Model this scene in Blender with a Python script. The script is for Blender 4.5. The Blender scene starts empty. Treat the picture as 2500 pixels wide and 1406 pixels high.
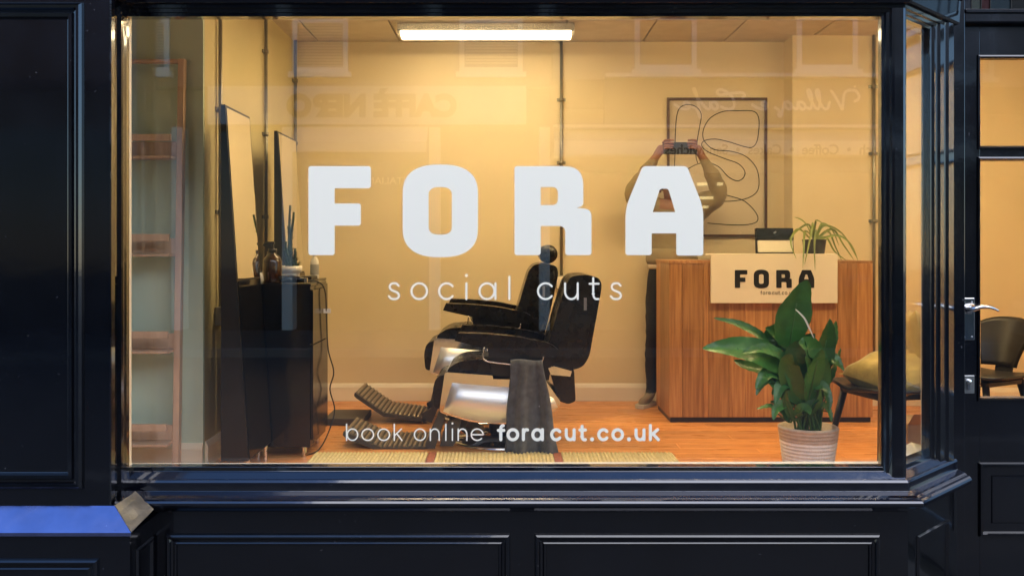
import bpy, bmesh, math, random
from mathutils import Vector, Matrix
random.seed(7)
R = math.radians
S = bpy.context.scene
COL = S.collection

# ------------------------------------------------------------------ camera, sky, sun, exposure
F, CX, CY, H = 2300.0, 1236.0, 600.0, 1.15      # focal length in photo pixels, vanishing point, eye height above shop floor
cam_d = bpy.data.cameras.new('camera'); cam = bpy.data.objects.new('camera', cam_d); COL.objects.link(cam)
cam.location = (0, 0, H); cam.rotation_euler = (R(90), 0, 0)
cam_d.sensor_width = 36; cam_d.lens = 36 * F / 2500
cam_d.shift_x = (1250 - CX) / 2500; cam_d.shift_y = -(703 - CY) / 2500
cam_d.clip_start = 0.02; cam_d.clip_end = 2000
S.camera = cam

SUN_EL, SUN_ROT = 34, 156
w = bpy.data.worlds.new('World'); S.world = w; w.use_nodes = True
nt = w.node_tree
sky = nt.nodes.new('ShaderNodeTexSky'); sky.sky_type = 'NISHITA'; sky.sun_disc = False
sky.sun_elevation = R(SUN_EL); sky.sun_rotation = R(SUN_ROT)
sky.air_density = 1.2; sky.dust_density = 0.0; sky.ozone_density = 6.0
nt.links.new(sky.outputs[0], nt.nodes['Background'].inputs[0])
nt.nodes['Background'].inputs[1].default_value = 0.15
sun_d = bpy.data.lights.new('sun', 'SUN'); sun_d.energy = 1.9; sun_d.angle = R(66); sun_d.color = (1, .94, .85)
sun = bpy.data.objects.new('sun', sun_d); COL.objects.link(sun)
sd = Vector((math.sin(R(SUN_ROT)) * math.cos(R(SUN_EL)), math.cos(R(SUN_ROT)) * math.cos(R(SUN_EL)), math.sin(R(SUN_EL))))
sun.rotation_euler = sd.to_track_quat('Z', 'Y').to_euler(); sun.location = (0, -6, 12)
S.view_settings.view_transform = 'Standard'; S.view_settings.look = 'None'
S.view_settings.exposure = 1.0; S.view_settings.gamma = 1
S.cycles.use_denoising = True; S.cycles.max_bounces = 8; S.cycles.diffuse_bounces = 4
S.cycles.glossy_bounces = 5; S.cycles.transparent_max_bounces = 24; S.cycles.sample_clamp_indirect = 6

# ------------------------------------------------------------------ helpers
def wp(px, py, D):
    return Vector(((px - CX) * D / F, D, H + (CY - py) * D / F))
def wx(px, D): return (px - CX) * D / F
def wz(py, D): return H + (CY - py) * D / F

class MB:
    def __init__(s): s.v = []; s.f = []; s.m = []; s.sm = []
    def add(s, vs, fs, mi=0, smooth=False):
        b = len(s.v); s.v += [tuple(p) for p in vs]
        for f in fs: s.f.append(tuple(b + i for i in f)); s.m.append(mi); s.sm.append(smooth)
        return s
    def box(s, x0, x1, y0, y1, z0, z1, mi=0):
        if x0 > x1: x0, x1 = x1, x0
        if y0 > y1: y0, y1 = y1, y0
        if z0 > z1: z0, z1 = z1, z0
        vs = [(x, y, z) for z in (z0, z1) for y in (y0, y1) for x in (x0, x1)]
        return s.add(vs, [(0, 2, 3, 1), (4, 5, 7, 6), (0, 1, 5, 4), (2, 6, 7, 3), (0, 4, 6, 2), (1, 3, 7, 5)], mi)
    def obox(s, c, u, v, n, a, b, d, mi=0):          # oriented box, half sizes a b d
        vs = [c + u * (i * a) + v * (j * b) + n * (k * d) for k in (-1, 1) for j in (-1, 1) for i in (-1, 1)]
        return s.add(vs, [(0, 2, 3, 1), (4, 5, 7, 6), (0, 1, 5, 4), (2, 6, 7, 3), (0, 4, 6, 2), (1, 3, 7, 5)], mi)
    def prism(s, pts, ext, mi=0, smooth=False):      # polygon of 3-D points extruded by vector ext
        n = len(pts); pts = [Vector(p) for p in pts]
        vs = pts + [p + Vector(ext) for p in pts]
        return s.add(vs, [tuple(range(n)), tuple(range(2 * n - 1, n - 1, -1))], mi).add(
            vs, [(i, i + n, (i + 1) % n + n, (i + 1) % n) for i in range(n)], mi, smooth)
    def xz(s, pts, y0, y1, mi=0, smooth=False):      # polygon in X,Z extruded along Y
        return s.prism([(p[0], y0, p[1]) for p in pts], (0, y1 - y0, 0), mi, smooth)
    def tube(s, path, r, n=8, mi=0, caps=True):
        path = [Vector(p) for p in path]; m = len(path)
        rs = r if isinstance(r, (list, tuple)) else [r] * m
        prev = None; vs = []
        for i, p in enumerate(path):
            t = (path[min(i + 1, m - 1)] - path[max(i - 1, 0)]).normalized()
            if prev is None:
                a = t.orthogonal().normalized()
            else:
                a = (prev - t * prev.dot(t)); a = a.normalized() if a.length > 1e-6 else t.orthogonal().normalized()
            prev = a; b = t.cross(a)
            for k in range(n):
                q = 2 * math.pi * k / n
                vs.append(p + (a * math.cos(q) + b * math.sin(q)) * rs[i])
        fs = [(i * n + k, i * n + (k + 1) % n, (i + 1) * n + (k + 1) % n, (i + 1) * n + k) for i in range(m - 1) for k in range(n)]
        s.add(vs, fs, mi, True)
        if caps:
            b = len(s.v) - len(vs)
            s.f += [tuple(b + k for k in range(n - 1, -1, -1)), tuple(b + (m - 1) * n + k for k in range(n))]
            s.m += [mi, mi]; s.sm += [False, False]
        return s
    def lathe(s, prof, c, n=24, mi=0, axis='z', sx=1, sy=1):
        c = Vector(c); vs = []
        for (r, h) in prof:
            for k in range(n):
                q = 2 * math.pi * k / n
                a, b = r * math.cos(q) * sx, r * math.sin(q) * sy
                vs.append(c + (Vector((a, b, h)) if axis == 'z' else Vector((a, h, b)) if axis == 'y' else Vector((h, a, b))))
        m = len(prof)
        fs = [(i * n + k, i * n + (k + 1) % n, (i + 1) * n + (k + 1) % n, (i + 1) * n + k) for i in range(m - 1) for k in range(n)]
        return s.add(vs, fs, mi, True)
    def grid(s, P, mi=0, smooth=True):               # rows of points
        a, b = len(P), len(P[0])
        return s.add([p for r in P for p in r], [(i * b + j, i * b + j + 1, (i + 1) * b + j + 1, (i + 1) * b + j) for i in range(a - 1) for j in range(b - 1)], mi, smooth)
    def ball(s, c, rx, ry, rz, n=14, mi=0):
        prof = [(math.sin(math.pi * i / n) + 1e-4, -math.cos(math.pi * i / n)) for i in range(n + 1)]
        c = Vector(c); vs = []; m = 2 * n
        for (r, h) in prof:
            for k in range(m):
                q = 2 * math.pi * k / m; vs.append(c + Vector((rx * r * math.cos(q), ry * r * math.sin(q), rz * h)))
        return s.add(vs, [(i * m + k, i * m + (k + 1) % m, (i + 1) * m + (k + 1) % m, (i + 1) * m + k) for i in range(n) for k in range(m)], mi, True)
    def build(s, name, mats, parent=None, bevel=0, seg=2, subsurf=0, solid=0, fix=True, ang=35):
        me = bpy.data.meshes.new(name); me.from_pydata(s.v, [], s.f)
        mats = mats if isinstance(mats, (list, tuple)) else [mats]
        for q in mats: me.materials.append(M[q] if isinstance(q, str) else q)
        me.polygons.foreach_set('material_index', s.m); me.polygons.foreach_set('use_smooth', s.sm)
        me.update()
        if fix:
            bm = bmesh.new(); bm.from_mesh(me); bmesh.ops.recalc_face_normals(bm, faces=bm.faces); bm.to_mesh(me); bm.free()
        o = bpy.data.objects.new(name, me); COL.objects.link(o)
        if solid:
            d = o.modifiers.new('solid', 'SOLIDIFY'); d.thickness = solid; d.offset = 0
        if bevel:
            d = o.modifiers.new('bevel', 'BEVEL'); d.width = bevel; d.segments = seg; d.limit_method = 'ANGLE'; d.angle_limit = R(ang)
        if subsurf:
            d = o.modifiers.new('sub', 'SUBSURF'); d.levels = d.render_levels = subsurf
        put(o, parent)
        return o

def put(o, parent):
    if parent is not None:
        o.parent = parent
        if parent.type == 'EMPTY': o.matrix_parent_inverse = Matrix.Translation(-parent.location)
    return o
def tag(o, label=None, cat=None, group=None, kind=None):
    if label: o['label'] = label
    if cat: o['category'] = cat
    if group: o['group'] = group
    if kind: o['kind'] = kind
    return o
def thing(name, label, cat, loc=(0, 0, 0), group=None):
    o = bpy.data.objects.new(name, None); COL.objects.link(o); o.location = loc; o.empty_display_size = .1
    return tag(o, label, cat, group)
def struct(o): o['kind'] = 'structure'; return o

def catmull(pts, n=8, closed=False):
    pts = [Vector(p) for p in pts]; out = []; m = len(pts)
    for i in range(m if closed else m - 1):
        g = (lambda k: pts[k % m]) if closed else (lambda k: pts[max(0, min(m - 1, k))])
        p0, p1, p2, p3 = g(i - 1), g(i), g(i + 1), g(i + 2)
        for k in range(n):
            t = k / n
            out.append(.5 * ((2 * p1) + (p2 - p0) * t + (2 * p0 - 5 * p1 + 4 * p2 - p3) * t * t + (3 * p1 - p0 - 3 * p2 + p3) * t ** 3))
    if not closed: out.append(pts[-1])
    return out
def round_poly(pts, rad):                            # 2-D polygon with rounded corners; rad a number or list
    n = len(pts); out = []
    for i in range(n):
        r = rad[i] if isinstance(rad, (list, tuple)) else rad
        p0, p, p2 = Vector(pts[i - 1]), Vector(pts[i]), Vector(pts[(i + 1) % n])
        a, b = (p0 - p), (p2 - p); la, lb = a.length, b.length
        if r < .01: out.append(p); continue
        a.normalize(); b.normalize()
        d = min(r, la * .49, lb * .49)
        s, e = p + a * d, p + b * d
        for k in range(7):
            t = k / 6; out.append(s * (1 - t) ** 2 + p * 2 * t * (1 - t) + e * t * t)
    return out

# ------------------------------------------------------------------ materials
M = {}
def mat(name, col, rough=.5, metal=0, ior=1.5, var=0, vscale=6, bump=0, bscale=60, rvar=0, coat=0, emis=None, estr=0, sheen=0,
        col2=None, stretch=None, objrand=0, trans=0, sss=0, coords='Object', detail=5):
    m = bpy.data.materials.new(name); m.use_nodes = True; t = m.node_tree; N = t.nodes; L = t.links
    b = N['Principled BSDF']; b.inputs['Base Color'].default_value = (*col, 1)
    b.inputs['Roughness'].default_value = rough; b.inputs['Metallic'].default_value = metal; b.inputs['IOR'].default_value = ior
    b.inputs['Coat Weight'].default_value = coat; b.inputs['Coat Roughness'].default_value = .06
    b.inputs['Sheen Weight'].default_value = sheen
    b.inputs['Transmission Weight'].default_value = trans
    if emis: b.inputs['Emission Color'].default_value = (*emis, 1); b.inputs['Emission Strength'].default_value = estr
    if var or bump or rvar or col2 or objrand:
        tc = N.new('ShaderNodeTexCoord'); mp = N.new('ShaderNodeMapping'); L.new(tc.outputs[coords], mp.inputs[0])
        if stretch: mp.inputs['Scale'].default_value = stretch
        if objrand:
            oi = N.new('ShaderNodeObjectInfo'); vm = N.new('ShaderNodeVectorMath'); vm.operation = 'SCALE'
            cb = N.new('ShaderNodeCombineXYZ')
            for k in range(3): L.new(oi.outputs['Random'], cb.inputs[k])
            L.new(cb.outputs[0], vm.inputs[0]); vm.inputs['Scale'].default_value = 37
            L.new(vm.outputs[0], mp.inputs['Location'])
        no = N.new('ShaderNodeTexNoise'); no.inputs['Scale'].default_value = vscale; no.inputs['Detail'].default_value = detail
        L.new(mp.outputs[0], no.inputs['Vector'])
        mx = N.new('ShaderNodeMix'); mx.data_type = 'RGBA'
        c2 = col2 if col2 else tuple(max(0, c * (1 - var)) for c in col)
        c1 = col if col2 else tuple(c * (1 + var) for c in col)
        mx.inputs['A'].default_value = (*c1, 1); mx.inputs['B'].default_value = (*c2, 1)
        rp = N.new('ShaderNodeValToRGB'); rp.color_ramp.elements[0].position = .3; rp.color_ramp.elements[1].position = .7
        L.new(no.outputs['Fac'], rp.inputs[0]); L.new(rp.outputs[0], mx.inputs['Factor'])
        last = mx.outputs['Result']
        if objrand:
            hs = N.new('ShaderNodeHueSaturation'); mr = N.new('ShaderNodeMapRange')
            mr.inputs['To Min'].default_value = 1 - objrand; mr.inputs['To Max'].default_value = 1 + objrand
            L.new(oi.outputs['Random'], mr.inputs[0]); L.new(mr.outputs[0], hs.inputs['Value']); L.new(last, hs.inputs['Color']); last = hs.outputs[0]
        if var or col2 or objrand: L.new(last, b.inputs['Base Color'])
        if rvar:
            n3 = N.new('ShaderNodeTexNoise'); n3.inputs['Scale'].default_value = vscale * 1.7; n3.inputs['Detail'].default_value = 6; L.new(mp.outputs[0], n3.inputs['Vector'])
            mr = N.new('ShaderNodeMapRange'); mr.inputs['From Min'].default_value = .3; mr.inputs['From Max'].default_value = .7
            mr.inputs['To Min'].default_value = max(.02, rough - rvar); mr.inputs['To Max'].default_value = rough + rvar
            L.new(n3.outputs['Fac'], mr.inputs[0]); L.new(mr.outputs[0], b.inputs['Roughness'])
        if bump:
            n2 = N.new('ShaderNodeTexNoise'); n2.inputs['Scale'].default_value = bscale; n2.inputs['Detail'].default_value = 4; L.new(mp.outputs[0], n2.inputs['Vector'])
            bp = N.new('ShaderNodeBump'); bp.inputs['Strength'].default_value = bump; bp.inputs['Distance'].default_value = .01
            L.new(n2.outputs['Fac'], bp.inputs['Height']); L.new(bp.outputs[0], b.inputs['Normal'])
            if coat: L.new(bp.outputs[0], b.inputs['Coat Normal'])
    M[name] = m
    return m

def glass(name, tint=(1, 1, 1), f0=.045):
    m = bpy.data.materials.new(name); m.use_nodes = True; t = m.node_tree; N = t.nodes; L = t.links
    N.remove(N['Principled BSDF'])
    g = N.new('ShaderNodeBsdfGlossy'); g.inputs['Roughness'].default_value = 0.0
    tr = N.new('ShaderNodeBsdfTransparent'); tr.inputs[0].default_value = (*tint, 1)
    ge = N.new('ShaderNodeNewGeometry'); d = N.new('ShaderNodeVectorMath'); d.operation = 'DOT_PRODUCT'
    L.new(ge.outputs['Incoming'], d.inputs[0]); L.new(ge.outputs['Normal'], d.inputs[1])
    def ma(op, a, b=None):
        q = N.new('ShaderNodeMath'); q.operation = op
        for i, x in enumerate((a, b)):
            if x is None: continue
            if isinstance(x, (int, float)): q.inputs[i].default_value = x
            else: L.new(x, q.inputs[i])
        return q.outputs[0]
    c = ma('ABSOLUTE', d.outputs['Value']); p = ma('POWER', ma('SUBTRACT', 1.0, c), 5.0)
    fr = ma('ADD', ma('MULTIPLY', p, 1 - f0), f0)                      # Schlick reflectance of one face of the pane
    mx = N.new('ShaderNodeMixShader'); L.new(fr, mx.inputs[0]); L.new(tr.outputs[0], mx.inputs[1]); L.new(g.outputs[0], mx.inputs[2])
    L.new(mx.outputs[0], N['Material Output'].inputs[0]); M[name] = m

mat('navy', (.0022, .0025, .0040), .22, ior=1.4, var=.25, vscale=4, bump=.04, bscale=9, rvar=.05, coat=1)
M['navy'].node_tree.nodes['Principled BSDF'].inputs['Coat IOR'].default_value = 1.6
mat('navy_matt', (.006, .007, .011), .4, var=.2, vscale=5, bump=.04, bscale=20)
mat('lead_sky_tint', (.36, .40, .74), .2, metal=1, var=.12, vscale=9, bump=.06, bscale=18, rvar=.08)  # violet-blue of the reflected sky put into the metal colour
mat('lead_old', (.115, .12, .13), .5, metal=1, var=.35, vscale=14, bump=.12, bscale=40, rvar=.1)
mat('vinyl', (.95, .885, .755), .5)
mat('chrome', (.75, .75, .76), .1, metal=1, rvar=.05, vscale=12)
mat('steel', (.55, .55, .56), .3, metal=1, var=.1, vscale=20)
mat('conduit', (.25, .24, .20), .35, metal=.5, var=.1, vscale=20)
mat('silver', (.84, .87, .92), .36, metal=.75, var=.04, vscale=4)
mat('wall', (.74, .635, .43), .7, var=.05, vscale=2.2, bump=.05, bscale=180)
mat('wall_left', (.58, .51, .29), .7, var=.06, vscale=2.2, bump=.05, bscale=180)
mat('wall_green', (.57, .71, .62), .75, var=.06, vscale=2.5, bump=.05, bscale=150)
mat('trim', (.84, .78, .65), .45, var=.04, vscale=4)
mat('white_paint', (.78, .79, .78), .4, var=.04, vscale=5)
mat('tile', (.66, .61, .52), .85, var=.06, vscale=9, bump=.25, bscale=150, objrand=.03)
mat('tbar', (.56, .51, .43), .5)
mat('tray', (.5, .5, .5), .25, metal=.9)
mat('plank', (.80, .36, .105), .32, col2=(.60, .235, .062), vscale=3, stretch=(.9, 9, 9), rvar=.08, bump=.03, bscale=60, objrand=.16)
mat('desk_wood', (.50, .26, .10), .42, col2=(.27, .115, .038), vscale=6, stretch=(10, 10, .5), rvar=.06, bump=.03, bscale=50, objrand=.2)
mat('ladder_wood', (.64, .48, .37), .5, col2=(.50, .35, .26), vscale=5, stretch=(6, 6, 1), bump=.03)
mat('black', (.012, .012, .013), .4, var=.2, vscale=8)
mat('black_gloss', (.007, .007, .008), .13, ior=1.5, rvar=.05, vscale=5, bump=.015, bscale=8)
mat('leather', (.007, .0065, .007), .28, var=.25, vscale=10, bump=.16, bscale=150, rvar=.08)
mat('rubber', (.06, .052, .042), .5, bump=.1, bscale=90)
mat('rib', (.30, .25, .19), .35, metal=.6, var=.15, vscale=30)
mat('mirror', (.97, .97, .95), .015, metal=1)
mat('towel', (.085, .09, .10), .95, var=.3, vscale=30, bump=.5, bscale=260, sheen=.3)
mat('jute', (.76, .66, .38), .9, col2=(.52, .43, .20), vscale=60, bump=.6, bscale=240)
mat('rug_band', (.33, .11, .06), .9, var=.2, vscale=50, bump=.5, bscale=200)
mat('leaf', (.055, .185, .035), .33, col2=(.025, .10, .022), vscale=9, stretch=(1, 1, 1), bump=.05, bscale=50, objrand=.3)
mat('leaf_pale', (.22, .27, .06), .45, col2=(.12, .18, .03), vscale=14, objrand=.25)
mat('succulent', (.03, .06, .014), .6, var=.3, vscale=30)
mat('stem', (.06, .14, .03), .5, var=.2)
mat('spathe', (.75, .78, .68), .5)
mat('pot_white', (.86, .87, .86), .8, var=.08, vscale=40, bump=.4, bscale=220)
mat('pot_tan', (.56, .46, .37), .85, var=.1, vscale=40, bump=.4, bscale=220)
mat('soil', (.03, .02, .014), .9, var=.4, vscale=40)
mat('ceramic', (.72, .68, .58), .4)
mat('sign_board', (.80, .74, .62), .6, var=.02)
mat('ink', (.008, .008, .009), .5)
mat('frame_brown', (.075, .028, .018), .4)
mat('paper', (.60, .52, .40), .7, var=.02)
mat('amber', (.04, .014, .004), .12, coat=.5)
mat('label', (.62, .60, .54), .6)
mat('label_grey', (.32, .32, .29), .6)
mat('clear', (.5, .48, .42), .1)
mat('cushion', (.40, .29, .07), .9, var=.25, vscale=12, bump=.3, bscale=60, sheen=.2)
mat('chair_black', (.012, .011, .010), .4, var=.2, vscale=6)
mat('card', (.45, .31, .19), .8, var=.08, vscale=10)
mat('lamp', (.9, .9, .9), .4, emis=(1.0, .715, .34), estr=30)
mat('lamp_rear', (.9, .9, .9), .4, emis=(1.0, .80, .48), estr=7)
mat('cafe_lamp', (.9, .9, .9), .4, emis=(1.0, .82, .36), estr=2.0)
mat('skin', (.25, .115, .07), .55, var=.1, vscale=14)
mat('hair', (.012, .008, .006), .6, var=.3, vscale=60, bump=.5, bscale=120)
mat('jacket', (.27, .215, .125), .85, var=.16, vscale=10, bump=.35, bscale=24)
mat('shirt', (.72, .68, .58), .8, var=.05)
mat('jeans', (.014, .014, .020), .85, var=.3, vscale=12, bump=.3, bscale=40)
mat('shoe', (.30, .24, .17), .7, var=.1)
mat('sole', (.58, .54, .46), .7)
mat('asphalt', (.05, .05, .052), .85, var=.25, vscale=30, bump=.4, bscale=200)
mat('paving', (.045, .045, .046), .8, var=.15, vscale=5, bump=.2, bscale=80)
mat('kerb', (.16, .155, .15), .8, var=.1)
mat('yellow_line', (.6, .42, .05), .7, var=.15, vscale=30)
mat('brick', (.21, .115, .075), .85, var=.25, vscale=8, bump=.3, bscale=60)
mat('brick_pale', (.30, .26, .21), .85, var=.15, vscale=5, bump=.3, bscale=60)
mat('pane_dark', (.02, .023, .026), .05)
mat('blind', (.42, .41, .38), .7)
mat('fascia_pale', (.50, .52, .55), .5)
mat('fascia_olive', (.10, .09, .07), .5, var=.08)
mat('sign_dark', (.10, .06, .03), .5)
mat('script_white', (.93, .93, .91), .5)
mat('cream', (.80, .78, .71), .6)
mat('car_paint', (.30, .31, .33), .25, metal=.3, coat=1)
mat('tyre', (.02, .02, .02), .8)
glass("glass", (.985, .99, .985), .088)
glass('door_glass', (.99, .99, .985), .04)

def weather_sky_tint(m, thr=.69, col=(.10, .10, .11)):
    # flecks of dust and chipped paint on the timber, plus the sky's blue sheen put into the specular tint
    t = m.node_tree; N = t.nodes; L = t.links; b = N['Principled BSDF']
    src = b.inputs['Base Color'].links[0].from_socket
    tc = N.new('ShaderNodeTexCoord'); n1 = N.new('ShaderNodeTexNoise'); n1.inputs['Scale'].default_value = 75; n1.inputs['Detail'].default_value = 3
    n2 = N.new('ShaderNodeTexNoise'); n2.inputs['Scale'].default_value = 2.3
    L.new(tc.outputs['Object'], n1.inputs['Vector']); L.new(tc.outputs['Object'], n2.inputs['Vector'])
    mu = N.new('ShaderNodeMath'); mu.operation = 'MULTIPLY_ADD'; mu.inputs[1].default_value = .25
    L.new(n2.outputs['Fac'], mu.inputs[0]); L.new(n1.outputs['Fac'], mu.inputs[2])
    rp = N.new('ShaderNodeValToRGB'); rp.color_ramp.elements[0].position = thr + .13; rp.color_ramp.elements[1].position = thr + .17
    L.new(mu.outputs[0], rp.inputs[0])
    mx = N.new('ShaderNodeMix'); mx.data_type = 'RGBA'; L.new(rp.outputs[0], mx.inputs['Factor']); L.new(src, mx.inputs['A']); mx.inputs['B'].default_value = (*col, 1)
    L.new(mx.outputs['Result'], b.inputs['Base Color'])
    b.inputs['Specular Tint'].default_value = (.7, .75, 1, 1); b.inputs['Coat Tint'].default_value = (1, 1, 1, 1)
weather_sky_tint(M['navy'], .735, (.07, .07, .08)); weather_sky_tint(M['lead_sky_tint'], .72, (.03, .035, .06))
M['navy_sill'] = M['navy'].copy(); M['navy_sill'].name = 'navy_sill'     # sill copy: stronger coat, the sky's blue sheen put into its tint
M['navy_sill'].node_tree.nodes['Principled BSDF'].inputs['Coat IOR'].default_value = 1.8
M['navy_sill'].node_tree.nodes['Principled BSDF'].inputs['Coat Tint'].default_value = (.66, .72, 1, 1)

# ------------------------------------------------------------------ lettering tools
def flat_shape(name, loops, D, parent, material, thick=.0008, sgn=-1, tf=None, y=None):
    """fill 2-D loops (photo pixels at depth D) with holes and extrude a little: one cut letter"""
    cu = bpy.data.curves.new(name, 'CURVE'); cu.dimensions = '2D'; cu.fill_mode = 'BOTH'; cu.extrude = thick
    for lp in loops:
        sp = cu.splines.new('POLY'); sp.points.add(len(lp) - 1); sp.use_cyclic_u = True
        for p, q in zip(sp.points, lp):
            if tf: q = tf(q)
            p.co = (wx(q[0], D), wz(q[1], D), 0, 1)
    tmp = bpy.data.objects.new('tmp', cu); COL.objects.link(tmp)
    bpy.context.view_layer.update()
    me = bpy.data.meshes.new_from_object(tmp.evaluated_get(bpy.context.evaluated_depsgraph_get()))
    bpy.data.objects.remove(tmp); bpy.data.curves.remove(cu)
    yy = D if y is None else y
    me.transform(Matrix(((1, 0, 0, 0), (0, 0, -1, yy), (0, 1, 0, 0), (0, 0, 0, 1))))
    me.materials.clear(); me.materials.append(M[material])
    o = bpy.data.objects.new(name, me); COL.objects.link(o); put(o, parent)
    return o

def ell(cx, cy, rx, ry, a0, a1, n=28):
    return [(cx + rx * math.cos(R(a0 + (a1 - a0) * i / n)), cy + ry * math.sin(R(a0 + (a1 - a0) * i / n))) for i in range(n + 1)]
def glyph(c):                                        # strokes in a unit box, y up, x-height 1, ascender about 1.42
    if c == 'o': return [ell(.5, .5, .5, .5, 0, 360)]
    if c == 'c': return [ell(.52, .5, .52, .5, 38, 322)]
    if c == 'a': return [ell(.47, .5, .47, .5, 0, 360), [(1, 0), (1, 1)]]
    if c == 'b': return [ell(.53, .5, .47, .5, 0, 360), [(0, 0), (0, 1.42)]]
    if c == 'i': return [[(.5, 0), (.5, 1)], 'dot']
    if c == 'l': return [[(.5, 0), (.5, 1.42)]]
    if c == '.': return ['dot0']
    if c == 's': return [[tuple(p) for p in catmull([(.93, .84), (.72, .98), (.48, 1.0), (.2, .95), (.08, .77), (.2, .6), (.5, .5), (.82, .4), (.95, .22), (.82, .05), (.5, 0), (.2, .04), (.0, .18)], 6)]]
    if c == 'n': return [[(0, 0), (0, 1)], ell(.5, .52, .5, .48, 180, 0, 16) + [(1, 0)]]
    if c == 'u': return [[(1, 0), (1, 1)], [(0, 1)] + ell(.5, .48, .5, .48, 180, 360, 16)]
    if c == 'r': return [[(0, 0), (0, 1)], ell(.75, .5, .75, .5, 180, 72, 12)]
    if c == 't': return [[(.4, 1.34)] + [(.4, .35)] + ell(.75, .35, .35, .35, 180, 270, 8) + [(1, 0)], [(0, .97), (1, .97)]]
    if c == 'f': return [[(.42, 0), (.42, 1.0)] + ell(.8, 1.05, .38, .36, 180, 80, 8), [(0, .93), (.95, .93)]]
    if c == 'k': return [[(0, 0), (0, 1.42)], [(.03, .42), (.92, 1)], [(.32, .60), (1, 0)]]
    if c == 'e': return [[(0.02, .5), (1, .5)] + ell(.5, .5, .5, .5, 0, 318)]
    return []
def ribbon(mb, pts, hw, conv, d0, d1):
    """flat stroke of half width hw with round ends; conv maps (x, y, offset) to the world"""
    pts = [Vector(p[:2]) for p in pts]; n = len(pts); L_, R_ = [], []
    closed = (pts[0] - pts[-1]).length < 1e-6
    for i in range(n):
        a = pts[i - 1] if i > 0 else (pts[-2] if closed else pts[0]); b = pts[i + 1] if i < n - 1 else (pts[1] if closed else pts[-1])
        t = (b - a).normalized(); nn = Vector((-t.y, t.x))
        if 0 < i < n - 1:
            c = (pts[i] - pts[i - 1]).normalized(); k = max(.5, abs(nn.dot(Vector((-c.y, c.x)))))
        else: k = 1
        L_.append(pts[i] + nn * hw / k); R_.append(pts[i] - nn * hw / k)
    out = L_ + R_[::-1]
    fr = [conv(p.x, p.y, d1) for p in L_] + [conv(p.x, p.y, d1) for p in R_]
    mb.add(fr, [(i, i + 1, n + i + 1, n + i) for i in range(n - 1)])
    if not closed:
        for e, s in ((0, 1), (n - 1, -1)):
            t = (pts[1] - pts[0]).normalized() if e == 0 else (pts[-1] - pts[-2]).normalized()
            a0 = math.atan2(t.y, t.x) + (math.pi / 2 if e == 0 else -math.pi / 2)
            arc = [conv(pts[e].x + hw * math.cos(a0 + math.pi * k / 6), pts[e].y + hw * math.sin(a0 + math.pi * k / 6), d1 + .00002) for k in range(7)]
            mb.add(arc, [tuple(range(7))])
def disc(mb, x, y, r, conv, d):
    mb.add([conv(x + r * math.cos(k * math.pi / 8), y + r * math.sin(k * math.pi / 8), d) for k in range(16)], [tuple(range(16))])
def stroke_word(specs, base, xh, sw, D, parent, material, dot=None):
    """specs: (character, left px, right px); one object for each letter"""
    for c, xl, xr in specs:
        mb = MB(); x0, x1 = xl + sw / 2, xr - sw / 2; y0, y1 = base - sw / 2, base - xh + sw / 2
        def tf(p): return (x0 + (x1 - x0) * p[0], y0 + (y1 - y0) * p[1])
        conv = lambda x, y, d: (wx(x, D), D - d, wz(y, D))
        for k, st in enumerate(glyph(c)):
            d = .0004 + k * .0002
            if st == 'dot': disc(mb, (xl + xr) / 2, base - xh * 1.38, (dot or sw) * .75, conv, d)
            elif st == 'dot0': disc(mb, (xl + xr) / 2, base - sw * .62, sw * .66, conv, d)
            else: ribbon(mb, [tf(p) for p in st], sw / 2, conv, d, d)
        mb.build('letter', material, parent)

def superc(cx, cy, rx, ry, a0, a1, e=2.5, n=12):
    o = []
    for i in range(n + 1):
        a = R(a0 + (a1 - a0) * i / n); c, s = math.cos(a), math.sin(a)
        o.append((cx + rx * math.copysign(abs(c) ** (2 / e), c), cy + ry * math.copysign(abs(s) ** (2 / e), s)))
    return o
LET_F = [round_poly([(753, 406), (905.5, 406), (905.5, 460), (817, 460), (817, 497), (881, 497), (881, 551), (817, 551), (817, 623), (753, 623)], [7, 7, 7, 1, 1, 7, 7, 1, 7, 7])]
def o_ring(x0, x1, y0, y1, rx, ry):
    return superc(x1 - rx, y1 - ry, rx, ry, 0, 90) + superc(x0 + rx, y1 - ry, rx, ry, 90, 180) + superc(x0 + rx, y0 + ry, rx, ry, 180, 270) + superc(x1 - rx, y0 + ry, rx, ry, 270, 360)
LET_O = [o_ring(983, 1167, 402, 628, 91.5, 72), o_ring(1046.5, 1103, 457, 573, 28, 19)]
LET_R = [round_poly([(1256, 406), (1424, 406), (1424, 503), (1407, 507.5), (1444, 511), (1444, 623), (1380, 623), (1380, 552), (1320, 552), (1320, 623), (1256, 623)], [7, 46, 20, 1, 42, 7, 7, 16, 1, 7, 7]),
         round_poly([(1320, 457), (1362, 457), (1362, 501), (1320, 501)], [1, 15, 15, 1])]
LET_A = [round_poly([(1569, 406), (1677, 406), (1717, 507), (1717, 624), (1651, 624), (1651, 570), (1591, 570), (1591, 623), (1527, 623), (1527, 507)], [9, 9, 26, 7, 7, 1, 1, 7, 7, 26]),
         round_poly([(1611, 461), (1631.5, 461), (1648.5, 518), (1593.5, 518)], [6, 6, 1, 1])]

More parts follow.
